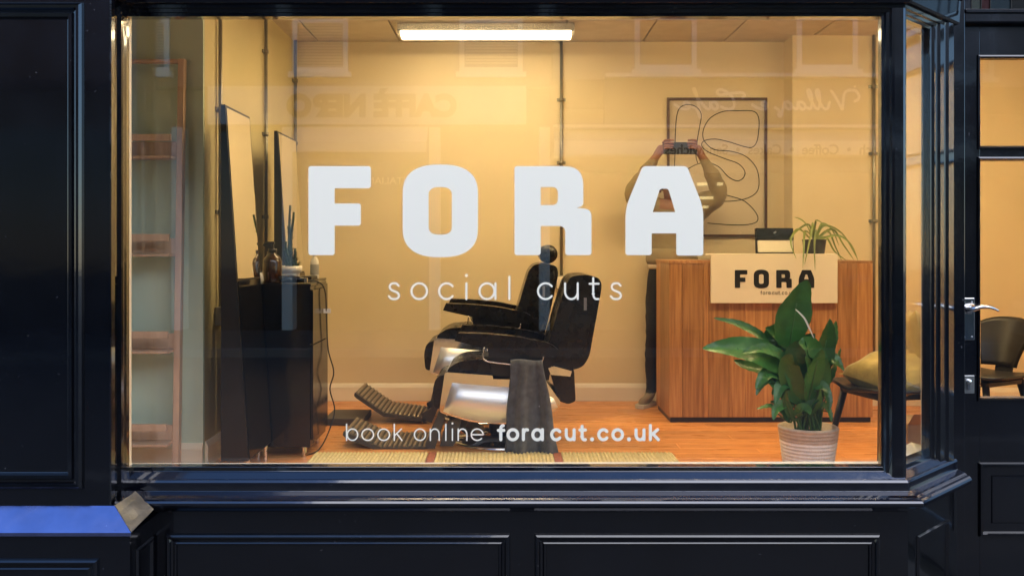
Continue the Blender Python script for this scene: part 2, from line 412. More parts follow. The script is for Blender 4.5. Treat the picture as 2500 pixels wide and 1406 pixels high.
# ------------------------------------------------------------------ the street
GZ = -.30                                            # pavement level below the shop floor
G = F / 640.0                                        # depth of the main pane
struct(MB().box(-60, 60, -60, 40, GZ - .3, GZ - .14).build('ground', 'asphalt'))
struct(MB().box(-40, 40, .9, 3.9, GZ - .2, GZ).build('pavement', 'paving', bevel=.006))
struct(MB().box(-40, 40, .75, .9, GZ - .2, GZ + .004).build('kerb', 'kerb', bevel=.01))
struct(MB().box(-40, 40, -6.0, .75, GZ - .2, GZ - .115).build('road', 'asphalt'))
for yy in (.42, .60):
    struct(MB().box(-40, 40, yy, yy + .07, GZ - .113, GZ - .111).build('road_marking', 'yellow_line'))
struct(MB().box(-40, 40, -6.15, -6.0, GZ - .2, GZ + .004).build('kerb', 'kerb', bevel=.01))
struct(MB().box(-40, 40, -9.0, -6.15, GZ - .2, GZ).build('pavement', 'paving'))

# ------------------------------------------------------------------ shop room
BW, PD, CZ = F / 329.0, 6.78, 2.66                   # back wall depth, pier depth, ceiling height
LW, LN, LX = -1.57, 4.90, -1.95                      # left wall, nib wall depth, bay side wall
RX = 4.1
fl = struct(MB().box(LX, 1.45, G + .06, 4.0, -.11, -.014).box(LX, RX, 4.0, BW + .2, -.11, -.014).build('floor', 'black'))
pw, pl = .128, 1.22
pm = None; y = G + .10; row = 0
while y < BW:
    x = LX - .01 - (row * .43) % pl
    while x < RX:
        a, b = max(x, LX), min(x + pl, RX if y > 4.0 else 1.45); y1 = min(y + pw, BW + .01)
        if b - a > .05:
            MB().box(a + .0006, b - .0006, y + .0006, y1 - .0006, -.012, 0).build('plank', 'plank', fl, bevel=.0012, seg=1)
        x += pl
    y += pw; row += 1
wb = struct(MB().box(LW - .2, 2.06, BW, BW + .15, -.1, 2.9).build('back_wall', 'wall'))
struct(MB().box(2.06, RX, PD, BW + .15, -.1, 2.9).build('pier_wall', 'wall'))
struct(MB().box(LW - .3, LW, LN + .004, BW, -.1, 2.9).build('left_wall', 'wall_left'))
struct(MB().box(LX - .2, LW, LN - .02, LN, -.1, 2.9).build('nib_wall', 'wall_green'))
struct(MB().box(LX - .1, LX, G + .1, LN, -.1, 2.9).build('bay_side_wall', 'white_paint'))
struct(MB().box(RX, RX + .1, 4.0, PD + .2, -.1, 2.9).build('right_wall', 'wall'))
def skirting(name, pts):
    mb = MB(); prof = [(0, 0), (.016, 0), (.016, .10), (.010, .118), (.004, .13), (0, .13)]
    for (a, b, n) in pts:
        a, b, n = Vector(a), Vector(b), Vector(n)
        mb.prism([a + n * p[0] + Vector((0, 0, p[1] + .001)) for p in prof], b - a)
    struct(mb.build(name, 'trim'))
skirting('skirting_board', [((LW, BW, 0), (2.06, BW, 0), (0, -1, 0))])
skirting('skirting_board', [((LW, LN + .01, 0), (LW, BW - .02, 0), (1, 0, 0))])
skirting('skirting_board', [((2.06, PD, 0), (RX, PD, 0), (0, -1, 0))])
skirting('skirting_board', [((2.06, BW - .02, 0), (2.06, PD - .016, 0), (-1, 0, 0))])
skirting('skirting_board', [((LX, LN - .02, 0), (LW, LN - .02, 0), (0, -1, 0))])
ce = struct(MB().box(LX - .1, RX + .1, G - .02, BW + .1, CZ + .02, CZ + .12).build('ceiling', 'tbar'))
tx0, ty0, ts = 1.01 - 6 * .6, BW - 6 * .6 - .06, .6
for i in range(11):
    for j in range(7):
        a, b = max(LX, tx0 + i * ts), min(RX, tx0 + i * ts + ts); c, d = max(G, ty0 + j * ts), min(BW, ty0 + j * ts + ts)
        if b - a > .05 and d - c > .03:
            MB().box(a + .006, b - .006, c + .006, d - .006, CZ, CZ + .018).build('ceiling_tile', 'tile', ce)

def fluorescent(x, y, length, wid, label, lm='lamp'):
    t = thing('ceiling_light', label, 'ceiling light', (x, y, CZ - .005), 'fluorescent ceiling lights')
    MB().box(x - length / 2 - .02, x + length / 2 + .02, y - wid / 2 - .015, y + wid / 2 + .015, CZ - .055, CZ - .002).build('housing', 'tray', t, bevel=.004)
    d = MB(); h = CZ - .058
    prof = [(-wid / 2, h), (-wid / 2, h - .012), (-wid / 2 + .02, h - .026), (wid / 2 - .02, h - .026), (wid / 2, h - .012), (wid / 2, h)]
    d.prism([(x - length / 2, y + p[0], p[1]) for p in prof], (length, 0, 0)).build('diffuser', lm, t)
    for s in (-1, 1):
        MB().box(x + s * length / 2, x + s * (length / 2 + .018), y - wid / 2, y + wid / 2, h - .024, h).build('end_cap', 'white_paint', t)
fluorescent(wx(1187, 6.47), 6.47, 1.16, .17, 'long lit fluorescent ceiling light above the back wall', 'lamp_rear')
fluorescent(-.25, 5.6, 1.16, .17, 'lit fluorescent ceiling light above the barber chairs')
fluorescent(1.35, 5.0, 1.16, .17, 'unseen fluorescent ceiling light added nearer the window, above the desk front')  # out of view, added to light the desk
fluorescent(3.0, 5.15, 1.16, .17, 'unseen fluorescent ceiling light added above the chairs by the door')  # out of view, added to brighten the wall behind the door glass

def conduit(label, p0, p1, clamps, n, box=None, r=.011):
    """surface conduit pipe with saddle clamps; n is the wall normal"""
    t = thing('conduit_pipe', label, 'pipe', tuple(p1), 'wall conduits')
    n = Vector(n); o = n * .02
    MB().tube([Vector(p0) + o, Vector(p1) + o], r, 10).build('pipe', 'conduit', t)
    u = Vector((0, 0, 1)).cross(n)
    for z in clamps:
        c = Vector((p1[0], p1[1], z))
        MB().tube([c + o - Vector((0, 0, .012)), c + o + Vector((0, 0, .012))], r + .006, 10).obox(c + n * .006, u, Vector((0, 0, 1)), n, .032, .011, .005).build('clamp', 'conduit', t)
    if box:
        c = Vector((p1[0], p1[1], box)) + n * .03
        b = MB().obox(c, u, Vector((0, 0, 1)), n, .043, .05, .03).build('socket_box', 'conduit', t, bevel=.006)
        MB().obox(c + n * .031, u, Vector((0, 0, 1)), n, .036, .043, .002).build('face_plate', 'trim', b, bevel=.002)
        MB().obox(c + n * .034, u, Vector((0, 0, 1)), n, .012, .018, .002).build('switch', 'white_paint', b, bevel=.001)
yv = lambda x: F * (LW) / (x - CX)
conduit('grey conduit on left wall ending in a socket box', (LW, yv(529), CZ), (LW, yv(529), .82), [wz(268, yv(529)), wz(518, yv(529))], (1, 0, 0), .77)
conduit('grey conduit on the left wall between the two tall mirrors', (LW, yv(642), CZ), (LW, yv(642), .3), [wz(127, yv(642)), wz(328, yv(642)), wz(530, yv(642))], (1, 0, 0))
conduit('grey conduit in the rear left corner behind the farther mirror', (LW, BW - .06, CZ), (LW, BW - .06, .2), [wz(198, BW - .06), wz(350, BW - .06)], (1, 0, 0))
conduit('grey conduit down the middle of the back wall behind the R', (wx(1370, BW), BW, CZ), (wx(1370, BW), BW, .9), [wz(245, BW), wz(398, BW)], (0, -1, 0), .88)
conduit('grey conduit at the right end of the back wall above the desk', (wx(2131, PD), PD, CZ), (wx(2131, PD), PD, .2), [wz(213, PD), wz(376, PD), wz(540, PD)], (0, -1, 0))

# ------------------------------------------------------------------ shopfront
def rect_moulding(mb, o, u, v, n, x0, x1, z0, z1, prof, fill=True, mi=0):
    """mitred moulding round a rectangle on a plane; prof = list of (inset, proud) from the outside in"""
    rings = []
    for (d, h) in prof:
        rings.append([o + u * x + v * z + n * h for x, z in ((x0 + d, z0 + d), (x1 - d, z0 + d), (x1 - d, z1 - d), (x0 + d, z1 - d))])
    for a, b in zip(rings, rings[1:]):
        mb.add(a + b, [(i, (i + 1) % 4, 4 + (i + 1) % 4, 4 + i) for i in range(4)], mi)
    if fill: mb.add(rings[-1], [(0, 1, 2, 3)], mi)
    return mb
BOLECTION = [(0, 0), (.004, .010), (.010, .015), (.017, .014), (.022, .006), (.030, .004), (.036, .009), (.042, .008), (.046, -.004)]
X, Z, Yn = Vector((1, 0, 0)), Vector((0, 0, 1)), Vector((0, -1, 0))

sf = thing('shopfront', 'navy painted wooden shopfront with a wide lettered display window', 'shopfront', (0, G, GZ))
gx0, gx1 = wx(300, G), wx(2160, G); gz0, gz1 = wz(1146, G), wz(30, G)
pane = MB().box(gx0, gx1, G, G + .006, gz0, gz1).build('window_pane', 'glass', sf)
GL = G - .001
for nm, lp in (('F', LET_F), ('O', LET_O), ('R', LET_R), ('A', LET_A)):
    flat_shape('letter', lp, GL, pane, 'vinyl', .0005)
stroke_word([('s', 947, 977.6), ('o', 1002, 1045), ('c', 1069.6, 1110), ('i', 1136.2, 1141), ('a', 1168, 1212), ('l', 1241, 1246), ('c', 1311, 1352), ('u', 1377, 1413), ('t', 1437, 1464), ('s', 1489, 1519.5)],
            732.5, 43.5, 5.0, GL, pane, 'vinyl')
stroke_word([('b', 844.5, 875), ('o', 882, 913.5), ('o', 921, 952.5), ('k', 961, 983), ('o', 1010, 1040.5), ('n', 1049, 1074), ('l', 1087, 1090), ('i', 1103, 1106), ('n', 1117, 1141.5), ('e', 1149, 1181)],
            1076, 31, 3.3, GL, pane, 'vinyl')
stroke_word([('f', 1213, 1234.5), ('o', 1236.5, 1267.7), ('r', 1274, 1292), ('a', 1297, 1328), ('c', 1343, 1372), ('u', 1378.6, 1405.5), ('t', 1412, 1433), ('.', 1441, 1450), ('c', 1458, 1487), ('o', 1492.5, 1523.5), ('.', 1531, 1540), ('u', 1549, 1576), ('k', 1584, 1611)],
            1076.5, 32, 7.6, GL, pane, 'vinyl')

def zo(py, o): return wz(py, G - o)
# sill: one long moulded profile (offset towards the street, height), returned round the 45 degree bay side
prof = [(-.05, zo(1139, 0)), (.012, zo(1139, .012)), (.014, zo(1150, .014)), (.020, zo(1152, .02)), (.040, zo(1169, .04)), (.046, zo(1171, .046)), (.052, zo(1178, .052)), (.053, zo(1199, .053)),
        (.056, zo(1200, .056)), (.086, zo(1209, .086))]
rc = (.094, zo(1226, .094)); rr = .027
for k in range(9):
    a = R(80 - 22.5 * k); prof.append((.092 + rr * math.cos(a), zo(1227, .094) + rr * .72 * math.sin(a)))
prof += [(.07, zo(1247, .07)), (.05, zo(1249, .05)), (-.05, zo(1249, .05))]
xc = wx(2190, G)                                     # bay corner
def bay_pt(o, t):
    """points on the bay line offset o to the street: t<0 along the front (x), else along the 45 degree side"""
    k = math.tan(R(22.5))
    return Vector((xc + o * k, G - o, 0)) + (Vector((1, 1, 0)).normalized() * t if t > 0 else Vector((0, 0, 0)))
xl = wx(313, G)
mb = MB(); rows = []
side_len = .50
for (o, z) in prof:
    a = Vector((xl, G - o, z)); b = bay_pt(o, 0) + Z * z; c = bay_pt(o, side_len) + Z * z
    rows.append([a, b, c])
mb.grid(rows, smooth=False)
mb.add([r[0] for r in rows], [tuple(range(len(rows)))]).add([r[2] for r in rows], [tuple(range(len(rows)))])
mb.build('window_sill', 'navy_sill', sf, bevel=.0015)
# stall riser
so = .05
zr = zo(1247, so)
MB().prism([(xl - .1, G - so, GZ), (xl - .1, G + .06, GZ), (xc, G + .06, GZ), bay_pt(so, 0) + Z * GZ], (0, 0, zr - GZ)).build('stall_riser', 'navy', sf)
bd = Vector((1, 1, 0)).normalized(); bn = Vector((1, -1, 0)).normalized()
c0 = bay_pt(so, 0); c1 = bay_pt(so, side_len)
MB().prism([c0 + Z * GZ + bd * .0005, c1 + Z * GZ, c1 - bn * .10 + Z * GZ, c0 - bn * .08 + Z * GZ + bd * .03], (0, 0, zr - GZ)).build('stall_riser_side', 'navy', sf)
Ds = G - so
for (a, b) in ((405, 1246), (1305, 2148)):
    m2 = MB(); rect_moulding(m2, Vector((0, Ds - .001, 0)), X, Z, Yn, wx(a, Ds), wx(b, Ds), GZ + .06, wz(1301, Ds), BOLECTION)
    m2.build('stall_panel', 'navy', sf)
m2 = MB(); rect_moulding(m2, c0 + bn * .001, bd, Z, bn, .08, .40, GZ + .06, wz(1318, Ds), [(0, 0), (.006, .008), (.014, .008), (.02, -.002)])
m2.build('stall_panel', 'navy', sf)
# window bead / bottom rail ends, posts, head
def post(name, x0, x1, mat_='navy'):
    """moulded corner post: stepped face between pixel columns"""
    mb = MB()
    return mb
pz0, pz1 = zo(1180, .02), 2.35
mb = MB()                                            # right corner post: beads towards the glass then a broad face, turned round the bay corner
pp = [(wx(2149, G), -.02), (wx(2149, G), .010), (wx(2154, G), .013), (wx(2158, G), .022), (wx(2165, G), .024), (wx(2169, G), .034), (wx(2175, G), .036)]
pts = [(x, G - o) for x, o in pp]
q0 = bay_pt(.036, 0); pts += [(q0.x - .006, q0.y), (q0.x + .004, q0.y + .004)]
q1 = bay_pt(.036, .0) + bd * .012; pts += [(q1.x, q1.y)]
q2 = q1 - bn * .05; pts += [(q2.x, q2.y)]
mb.prism([(x, y, zo(1196, .04)) for x, y in pts], (0, 0, 2.35 - zo(1196, .04)))
mb.build('corner_post', 'navy', sf)
# head of the window: stepped mouldings, above it the fascia
hp = [(-.05, zo(41, 0)), (.012, zo(41, .012)), (.014, zo(33, .014)), (.024, zo(31, .024)), (.026, zo(22, .026)), (.036, zo(20, .036)), (.038, zo(12, .038)), (.052, zo(7, .052)), (.056, zo(0, .056)), (.06, 2.16), (.12, 2.22), (.14, 2.26), (.14, 2.75), (-.05, 2.75)]
rows = []
for (o, z) in hp:
    rows.append([Vector((wx(200, G), G - o, z)), bay_pt(o, 0) + Z * z, bay_pt(o, side_len + .05) + Z * z])
mb = MB().grid(rows, smooth=False)
mb.add([r[0] for r in rows], [tuple(range(len(rows)))]).add([r[2] for r in rows], [tuple(range(len(rows)))])
mb.build('window_head', 'navy', sf)
# right bay side: narrow pane, moulded jamb
def bs(o, t): return bay_pt(0, 0) + bd * t + bn * o
MB().prism([bs(0, .0) + Z * gz0, bs(0, .30) + Z * gz0, bs(-.006, .30) + Z * gz0, bs(-.006, .0) + Z * gz0], (0, 0, gz1 - gz0)).build('side_pane', 'glass', sf)
jp = [(.286, -.02), (.286, .012), (.30, .014), (.308, .024), (.335, .024), (.343, .034), (.39, .036), (.40, .046), (.45, .048), (.455, -.02)]
MB().prism([bs(o, t) + Z * zo(1190, .03) for t, o in jp], (0, 0, 2.35 - zo(1190, .03))).build('side_jamb', 'navy', sf)
# pilaster between bay and door
DP = 3.95                                            # door plane
px0 = wx(2290, DP)
MB().box(px0, wx(2342, DP), DP - .05, DP + .06, GZ, 2.35).build('pilaster', 'navy', sf, bevel=.003)
# white reveal inside the bay side, seen as a pale strip
MB().box(wx(2248, 4.06), wx(2248, 4.06) + .06, 4.02, 4.06, 0, CZ).build('inner_reveal', 'white_paint', sf)
# window board inside
MB().prism([(LX, G + .008, wz(1141, G)), (xc - .01, G + .008, wz(1141, G)), bs(-.012, .44) + Z * wz(1141, G), (wx(2215, 4.1), 4.06, wz(1141, G)), (wx(2080, 4.0), 3.70, wz(1141, G)), (LX, 3.66, wz(1141, G))][::-1], (0, 0, -.03)).build('window_board', 'white_paint', sf)
MB().prism([(LX, G + .06, -.1), (xc - .03, G + .06, -.1), bs(-.10, .42) - Z * .1, (wx(2215, 4.1) + .01, 4.04, -.1), (wx(2080, 4.0) + .005, 3.69, -.1), (LX, 3.655, -.1)], (0, 0, wz(1141, G) + .068)).build('board_front', 'white_paint', sf)
# left bay return: narrow pane, post
lb = Vector((wx(272, 3.38), 3.38, 0)); le = Vector((wx(311, G), G, 0)); ld = (le - lb).normalized(); ln = Vector((ld.y, -ld.x, 0))
LL = (le - lb).length
MB().prism([lb + ld * .0 + Z * .2, lb + ld * .105 + Z * .2, lb + ld * .105 - ln * .006 + Z * .2, lb - ln * .006 + Z * .2], (0, 0, 1.88)).build('side_pane', 'glass', sf)
lp2 = [(.10, -.02), (.10, .008), (.115, .012), (.13, .010), (.15, .014), (.18, .016), (LL, .006), (LL, -.02)]
MB().prism([lb + ld * t + ln * o + Z * .17 for t, o in lp2], (0, 0, 2.2)).build('corner_post', 'navy', sf)
MB().prism([lb + ld * .02 + ln * .03 + Z * 2.05, lb + ld * .19 + ln * .03 + Z * 2.05, lb + ld * .19 - ln * .03 + Z * 2.05, lb + ld * .02 - ln * .03 + Z * 2.05], (0, 0, .3)).build('window_head_side', 'navy', sf, bevel=.004)
MB().box(wx(301, G + .05), wx(321, G + .05), G + .02, G + .05, .2, CZ).build('inner_reveal', 'trim', sf)
# upper wall of the shop
MB().box(-3.4, 4.4, 3.78, 4.1, 2.9, 6.5).build('upper_wall', 'brick', sf)
MB().box(-3.4, 4.4, G - .10, 4.1, 2.75, 2.9).build('cornice', 'navy', sf, bevel=.02)
MB().box(1.86, 4.4, 3.85, 4.03, 2.35, 2.76).build('fascia', 'navy', sf)

# ------------------------------------------------------------------ left panelled wall with sloped sill
lw = thing('panelled_wall', 'tall navy panelled timber wall with a shiny sloped sill, left of the window', 'wall panel', (-2.0, 3.38, GZ))
D1 = 3.38; xr = wx(272, D1)
MB().box(-3.4, xr, D1, D1 + .03, .2, 2.8).build('panel_board', 'navy', lw)
MB().box(-3.4, LX - .1, D1 + .03, G + .12, GZ, 2.8).build('inner_block', 'black', lw)
m2 = MB(); rect_moulding(m2, Vector((0, D1 - .001, 0)), X, Z, Yn, -2.6, wx(206, D1), wz(1193, D1), wz(8, D1),
    [(0, 0), (.004, .012), (.012, .020), (.022, .019), (.028, .008), (.036, .006), (.040, .013), (.052, .012), (.058, .0), (.066, -.003)])
m2.build('raised_panel', 'navy', lw)
MB().box(-3.4, xr + .002, D1 - .03, D1 + .02, 2.075, 2.8).build('top_rail', 'navy', lw, bevel=.004)
D2 = 3.304; xs = wx(320, D2); zs = wz(1300, D2); zb = wz(1234, D1)
MB().add([(-3.4, D1, zb), (wx(280, D1), D1, zb), (xs, D2, zs), (-3.4, D2, zs), (-3.4, D1, zb - .05), (wx(280, D1), D1, zb - .05), (xs, D2, zs - .012), (-3.4, D2, zs - .012)],
         [(0, 1, 2, 3), (7, 6, 5, 4), (3, 2, 6, 7), (0, 3, 7, 4), (1, 5, 6, 2)]).build('sloped_sill', 'lead_sky_tint', lw)
e1 = wp(331, 1199, 3.52); e2 = wp(375, 1243, 3.455); s1 = Vector((wx(280, D1), D1, zb + .001)); s2 = Vector((xs, D2, zs + .001))
rows = []
for i in range(5):
    rows.append([(s1.lerp(e1, i / 4)).lerp(s2.lerp(e2, i / 4), j / 4) + Z * (random.uniform(-.0016, .0016) if 0 < i < 4 else 0) for j in range(5)])
MB().grid(rows, smooth=False).build('sill_flashing', 'lead_old', lw, solid=.003)
xb = xs - .012
MB().box(-3.4, xb, D2 + .02, G + .02, GZ, zs - .013).build('plinth', 'navy', lw)
m2 = MB(); rect_moulding(m2, Vector((0, D2 + .019, 0)), X, Z, Yn, -2.6, wx(243, D2 + .02), GZ + .05, wz(1362, D2 + .02), BOLECTION); m2.build('plinth_panel', 'navy', lw)
m2 = MB(); rect_moulding(m2, Vector((xb + .001, D2 + .02, 0)), Vector((0, 1, 0)), Z, X, .05, .21, GZ + .05, wz(1345, D2 + .05), [(0, 0), (.006, .008), (.016, .008), (.022, -.002)]); m2.build('plinth_panel', 'navy', lw)

# ------------------------------------------------------------------ door
dr = thing('shop_door', 'navy half glazed door with chrome lever handle, right of the window', 'door', (wx(2342, DP), DP, GZ))
dx0, dx1 = wx(2345, DP), wx(2345, DP) + .82; dz0, dz1 = GZ + .02, wz(62.5, DP)
sx = wx(2392, DP)
mb = MB()
zg1t, zg1b, zg2t, zg2b = wz(142, DP), wz(358, DP), wz(390, DP), wz(972, DP)
for (a, b, c, d) in ((dx0, sx, dz0, dz1), (dx1 - (sx - dx0), dx1, dz0, dz1), (sx, dx1 - (sx - dx0), zg1t, dz1), (sx, dx1 - (sx - dx0), zg2t, zg1b), (sx, dx1 - (sx - dx0), dz0, zg2b)):
    MB().box(a, b, DP, DP + .045, c, d).build('stile' if a in (dx0, dx1 - (sx - dx0)) and c == dz0 and d == dz1 else 'rail', 'navy', dr, bevel=.0015)
sxr = dx1 - (sx - dx0)
for (c, d) in ((zg1b, zg1t), (zg2b, zg2t)):
    MB().box(sx, sxr, DP + .025, DP + .031, c, d).build('door_pane', 'door_glass', dr)
    m2 = MB(); rect_moulding(m2, Vector((0, DP - .001, 0)), X, Z, Yn, sx - .012, sxr + .012, c - .012, d + .012, [(0, 0), (.002, .008), (.008, .010), (.014, .002), (.018, -.02)], fill=False); m2.build('glazing_bead', 'navy', dr)
m2 = MB(); rect_moulding(m2, Vector((0, DP - .001, 0)), X, Z, Yn, wx(2388, DP), sxr + .01, wz(1308, DP), wz(1128, DP), [(0, 0), (.004, .014), (.012, .016), (.018, .004), (.022, -.006), (.05, -.006), (.058, .0035), (.066, .004)]); m2.build('door_panel', 'navy', dr)
# lever handle on back plate
hx = wx(2362, DP)
hp_ = MB().box(wx(2345.5, DP), wx(2378, DP), DP - .006, DP - .001, wz(830, DP), wz(727, DP)).build('back_plate', 'chrome', dr, bevel=.003)
for yy in (737, 822):
    for xx in (2352, 2371): MB().lathe([(.0001, -.002), (.004, -.001), (.004, .001)], (wx(xx, DP), DP - .007, wz(yy, DP)), 10, axis='y').build('screw', 'steel', hp_)
lv = MB().lathe([(.0001, -.022), (.016, -.020), (.019, -.010), (.017, 0)], (hx, DP - .008, wz(755, DP)), 18, axis='y')
path = catmull([wp(2362, 756, DP - .03), wp(2378, 754, DP - .05), wp(2398, 749, DP - .055), wp(2420, 751, DP - .052), wp(2438, 759, DP - .047)], 6)
lv.tube([Vector(p) for p in path], [.013 - .009 * i / (len(path) - 1) for i in range(len(path))], 10)
lv.build('lever_handle', 'chrome', dr)
lk = MB().box(wx(2345, DP), wx(2378, DP), DP - .004, DP - .001, wz(960, DP), wz(916, DP)).build('lock_plate', 'steel', dr, bevel=.003)
MB().lathe([(.0001, -.014), (.011, -.012), (.012, 0)], (hx, DP - .006, wz(931, DP)), 14, axis='y').box(hx - .005, hx + .005, DP - .016, DP - .006, wz(950, DP), wz(934, DP)).build('keyhole_cover', 'chrome', lk, bevel=.001)
# door frame, transom light
df = thing('door_frame', 'navy door frame with small transom window above the door', 'door frame', (dx0, DP, GZ))
MB().box(wx(2342, DP) + .001, 4.1, DP - .045, DP + .05, wz(62, DP), wz(34, DP)).build('transom_bar', 'navy', df, bevel=.006)
MB().box(wx(2342, DP) + .001, 4.1, DP - .055, DP - .02, wz(40, DP), wz(30, DP)).build('transom_sill', 'navy', df, bevel=.004)
mat('stain_grey', (.05, .06, .055), .12); mat('stain_red', (.045, .014, .016), .12); mat('stain_teal', (.018, .03, .04), .12); mat('stain_dark', (.006, .007, .009), .15)
for a, b, q in ((2362, 2373, 'stain_dark'), (2374, 2397, 'stain_grey'), (2398, 2419, 'stain_red'), (2421, 2470, 'stain_teal'), (2472, 2530, 'stain_dark'), (2532, 2790, 'stain_teal')):
    MB().box(wx(a, DP), wx(b, DP), DP + .01, DP + .016, wz(34, DP), 2.36).build('transom_pane', q, df)
    MB().box(wx(b, DP) + .0002, wx(b, DP) + .002, DP + .004, DP + .02, wz(34, DP), 2.36).build('lead_came', 'black', df)
MB().box(dx1 + .006, 4.1, DP - .04, DP + .06, GZ, 2.36).build('side_wall', 'navy', df)
mb = MB().box(wx(2342, DP) + .001, wx(2364, DP), DP - .02, DP + .01, wz(34, DP), 2.36); mb.build('transom_stile', 'navy', df)

# ------------------------------------------------------------------ reception desk and what stands on it
DF_, DB_ = F / 375.0, F / 345.0
dk = thing('reception_desk', 'wood clad reception desk in front of the back wall', 'desk', (wx(1870, DF_), DF_ + .3, 0))
x0, x1 = wx(1634, DF_), wx(2131, DF_); dh = 1.055
bx = [1634, 1666, 1717, 1730, 1780, 1819, 1885, 1930, 1985, 2045, 2092, 2131]
for a, b in zip(bx, bx[1:]):
    MB().box(wx(a, DF_) + .0008, wx(b, DF_) - .0008, DF_, DF_ + .018, .035, dh - .02).build('plank', 'desk_wood', dk, bevel=.001, seg=1)
for k in range(3):
    MB().box(x0, x0 + .018, DF_ + .019 + k * .17, DF_ + .188 + k * .17, .035, dh - .02).build('plank', 'desk_wood', dk, bevel=.001, seg=1)
MB().box(x1 - .018, x1, DF_ + .019, DB_, .035, dh - .02).build('side_panel', 'desk_wood', dk)
MB().box(x0 - .004, wx(1735, DF_), DF_ - .004, DB_, dh - .02, dh).build('counter_top', 'desk_wood', dk, bevel=.002)
MB().box(wx(1735, DF_) + .001, x1, DF_ + .001, DB_, dh - .02, dh - .003).build('inner_top', 'desk_wood', dk, bevel=.002)
MB().box(x0 + .01, x1 - .01, DF_ + .012, DB_ - .02, .0, .035).build('plinth', 'black', dk)
DS = DF_ - .03
sg = thing('sign_board', 'cream sign board with black shop lettering hung on the desk front', 'sign', (wx(1890, DS), DS, wz(740, DS)))
MB().box(wx(1736, DS), wx(2045, DS), DS, DS + .022, wz(740, DS), wz(623, DS)).box(wx(1722, DS), wx(2045, DS), DS, DS + .25, wz(623, DS), wz(620, DS)).build('board', 'sign_board', sg, bevel=.001)
k = 194 / 964
for lp in (LET_F, LET_O, LET_R, LET_A):
    flat_shape('letter', lp, DS - .002, sg, 'ink', .0008, tf=lambda q: (1794 + (q[0] - 753) * k, 659 + (q[1] - 405) * k))
sp = [('f', 1854, 1859), ('o', 1860, 1866), ('r', 1868, 1872), ('a', 1873, 1879), ('c', 1883, 1889), ('u', 1891, 1896), ('t', 1898, 1902), ('.', 1903, 1905), ('c', 1907, 1912.5), ('o', 1914, 1920), ('.', 1921, 1923), ('u', 1925, 1930), ('k', 1932, 1937)]
stroke_word([(c, a * 1.0 + 2, b * 1.0 + 2) for c, a, b in sp], 719.5, 7.4, 1.45, DS - .001, sg, 'ink')

DT = DF_ + .22
tb = thing('till_tablet', 'black tablet stand with pale lower panel on the reception desk', 'tablet', (wx(1893, DT), DT, dh))
tz0 = dh
up = Vector((0, .16, 1)).normalized(); nn = Vector((0, -1, .16)).normalized()
c = Vector((wx(1893, DT), DT, dh + .046))
wdt = 92 * DT / F / 2
MB().obox(c + up * .128, X, up, nn, wdt, .042, .010).build('screen', 'black_gloss', tb, bevel=.006)
MB().obox(c + up * .044 + nn * .004, X, up, nn, wdt * .93, .040, .010).build('lower_panel', 'ceramic', tb, bevel=.006)
MB().obox(c + up * .062 - nn * .016, X, up, nn, wdt * 1.02, .108, .005).build('back_case', 'black', tb, bevel=.004)
MB().box(c.x - wdt * 1.05, c.x + wdt * 1.25, DT - .04, DT + .12, dh - .002, dh + .006).build('base', 'black', tb, bevel=.002)
MB().obox(c + up * .138 + nn * .0115, X * .8 + up * .5, up * .8 - X * .5, nn, .010, .006, .001).build('emblem', 'steel', tb)

def strip_leaf(mb, pts, w0, nrm, mi=0, fold=.25, prof=None, n=14, vein=0):
    """a leaf along a 3-D spine, folded at the midrib, with slanting side veins pressed into the blade"""
    sp = catmull(pts, max(2, n // (len(pts) - 1))); m = len(sp); rows = []
    cols = (-1, -.66, -.33, 0, .33, .66, 1)
    for i, p in enumerate(sp):
        t = (sp[min(i + 1, m - 1)] - sp[max(i - 1, 0)]).normalized(); s = t.cross(nrm)
        s = s.normalized() if s.length > 1e-5 else X
        u = i / (m - 1); wd = w0 * (prof(u) if prof else math.sin(math.pi * min(1, .06 + .94 * u)) ** .7)
        f = s.cross(t).normalized(); row = []
        for c in cols:
            edge = .05 * w0 * math.sin(u * 17 + w0 * 90 + c) * abs(c) ** 2
            v = vein * math.sin((u - .16 * abs(c)) * 58) * (abs(c) > .1) * min(1, wd / (w0 * .5))
            row.append(p + s * (wd * c) + f * (wd * fold * (abs(c) ** 1.5) + edge + v))
        rows.append(row)
    mb.grid(rows, mi)

DSP = DF_ + .16
spl = thing('spider_plant', 'spider plant with drooping striped leaves in black pot on the desk', 'plant', (wx(1988, DSP), DSP, dh))
cx_, cz_ = wx(1988, DSP), dh - .003
MB().lathe([(.0001, 0), (.058, 0), (.078, .135), (.082, .14), (.076, .14), (.070, .12), (.0001, .12)], (cx_, DSP, cz_), 24).build('pot', 'black', spl)
MB().lathe([(.0001, .123), (.069, .123)], (cx_, DSP, cz_), 20).build('soil', 'soil', spl)
spl_leaves = [((1990, 575), (1965, 545), (1938, 530)), ((1980, 575), (1950, 560), (1930, 590), (1944, 632)), ((1985, 572), (1966, 565), (1962, 610), (1960, 655)), ((1990, 570), (1992, 560), (1988, 600), (1990, 660)), ((1990, 572), (1985, 545), (1976, 590), (1964, 646)),
              ((1995, 575), (2030, 560), (2060, 600), (2085, 635)), ((1995, 572), (2040, 575), (2075, 595), (2095, 637)), ((1992, 575), (2020, 565), (2040, 605), (2055, 636)), ((1992, 570), (2010, 552), (2055, 570), (2092, 630)),
              ((1990, 570), (2005, 548), (2030, 560), (2048, 600)), ((1985, 570), (1975, 550), (1950, 560), (1925, 585)), ((1995, 572), (2015, 580), (2038, 615), (2068, 637)), ((1988, 570), (1990, 545), (1998, 540), (2010, 548))]
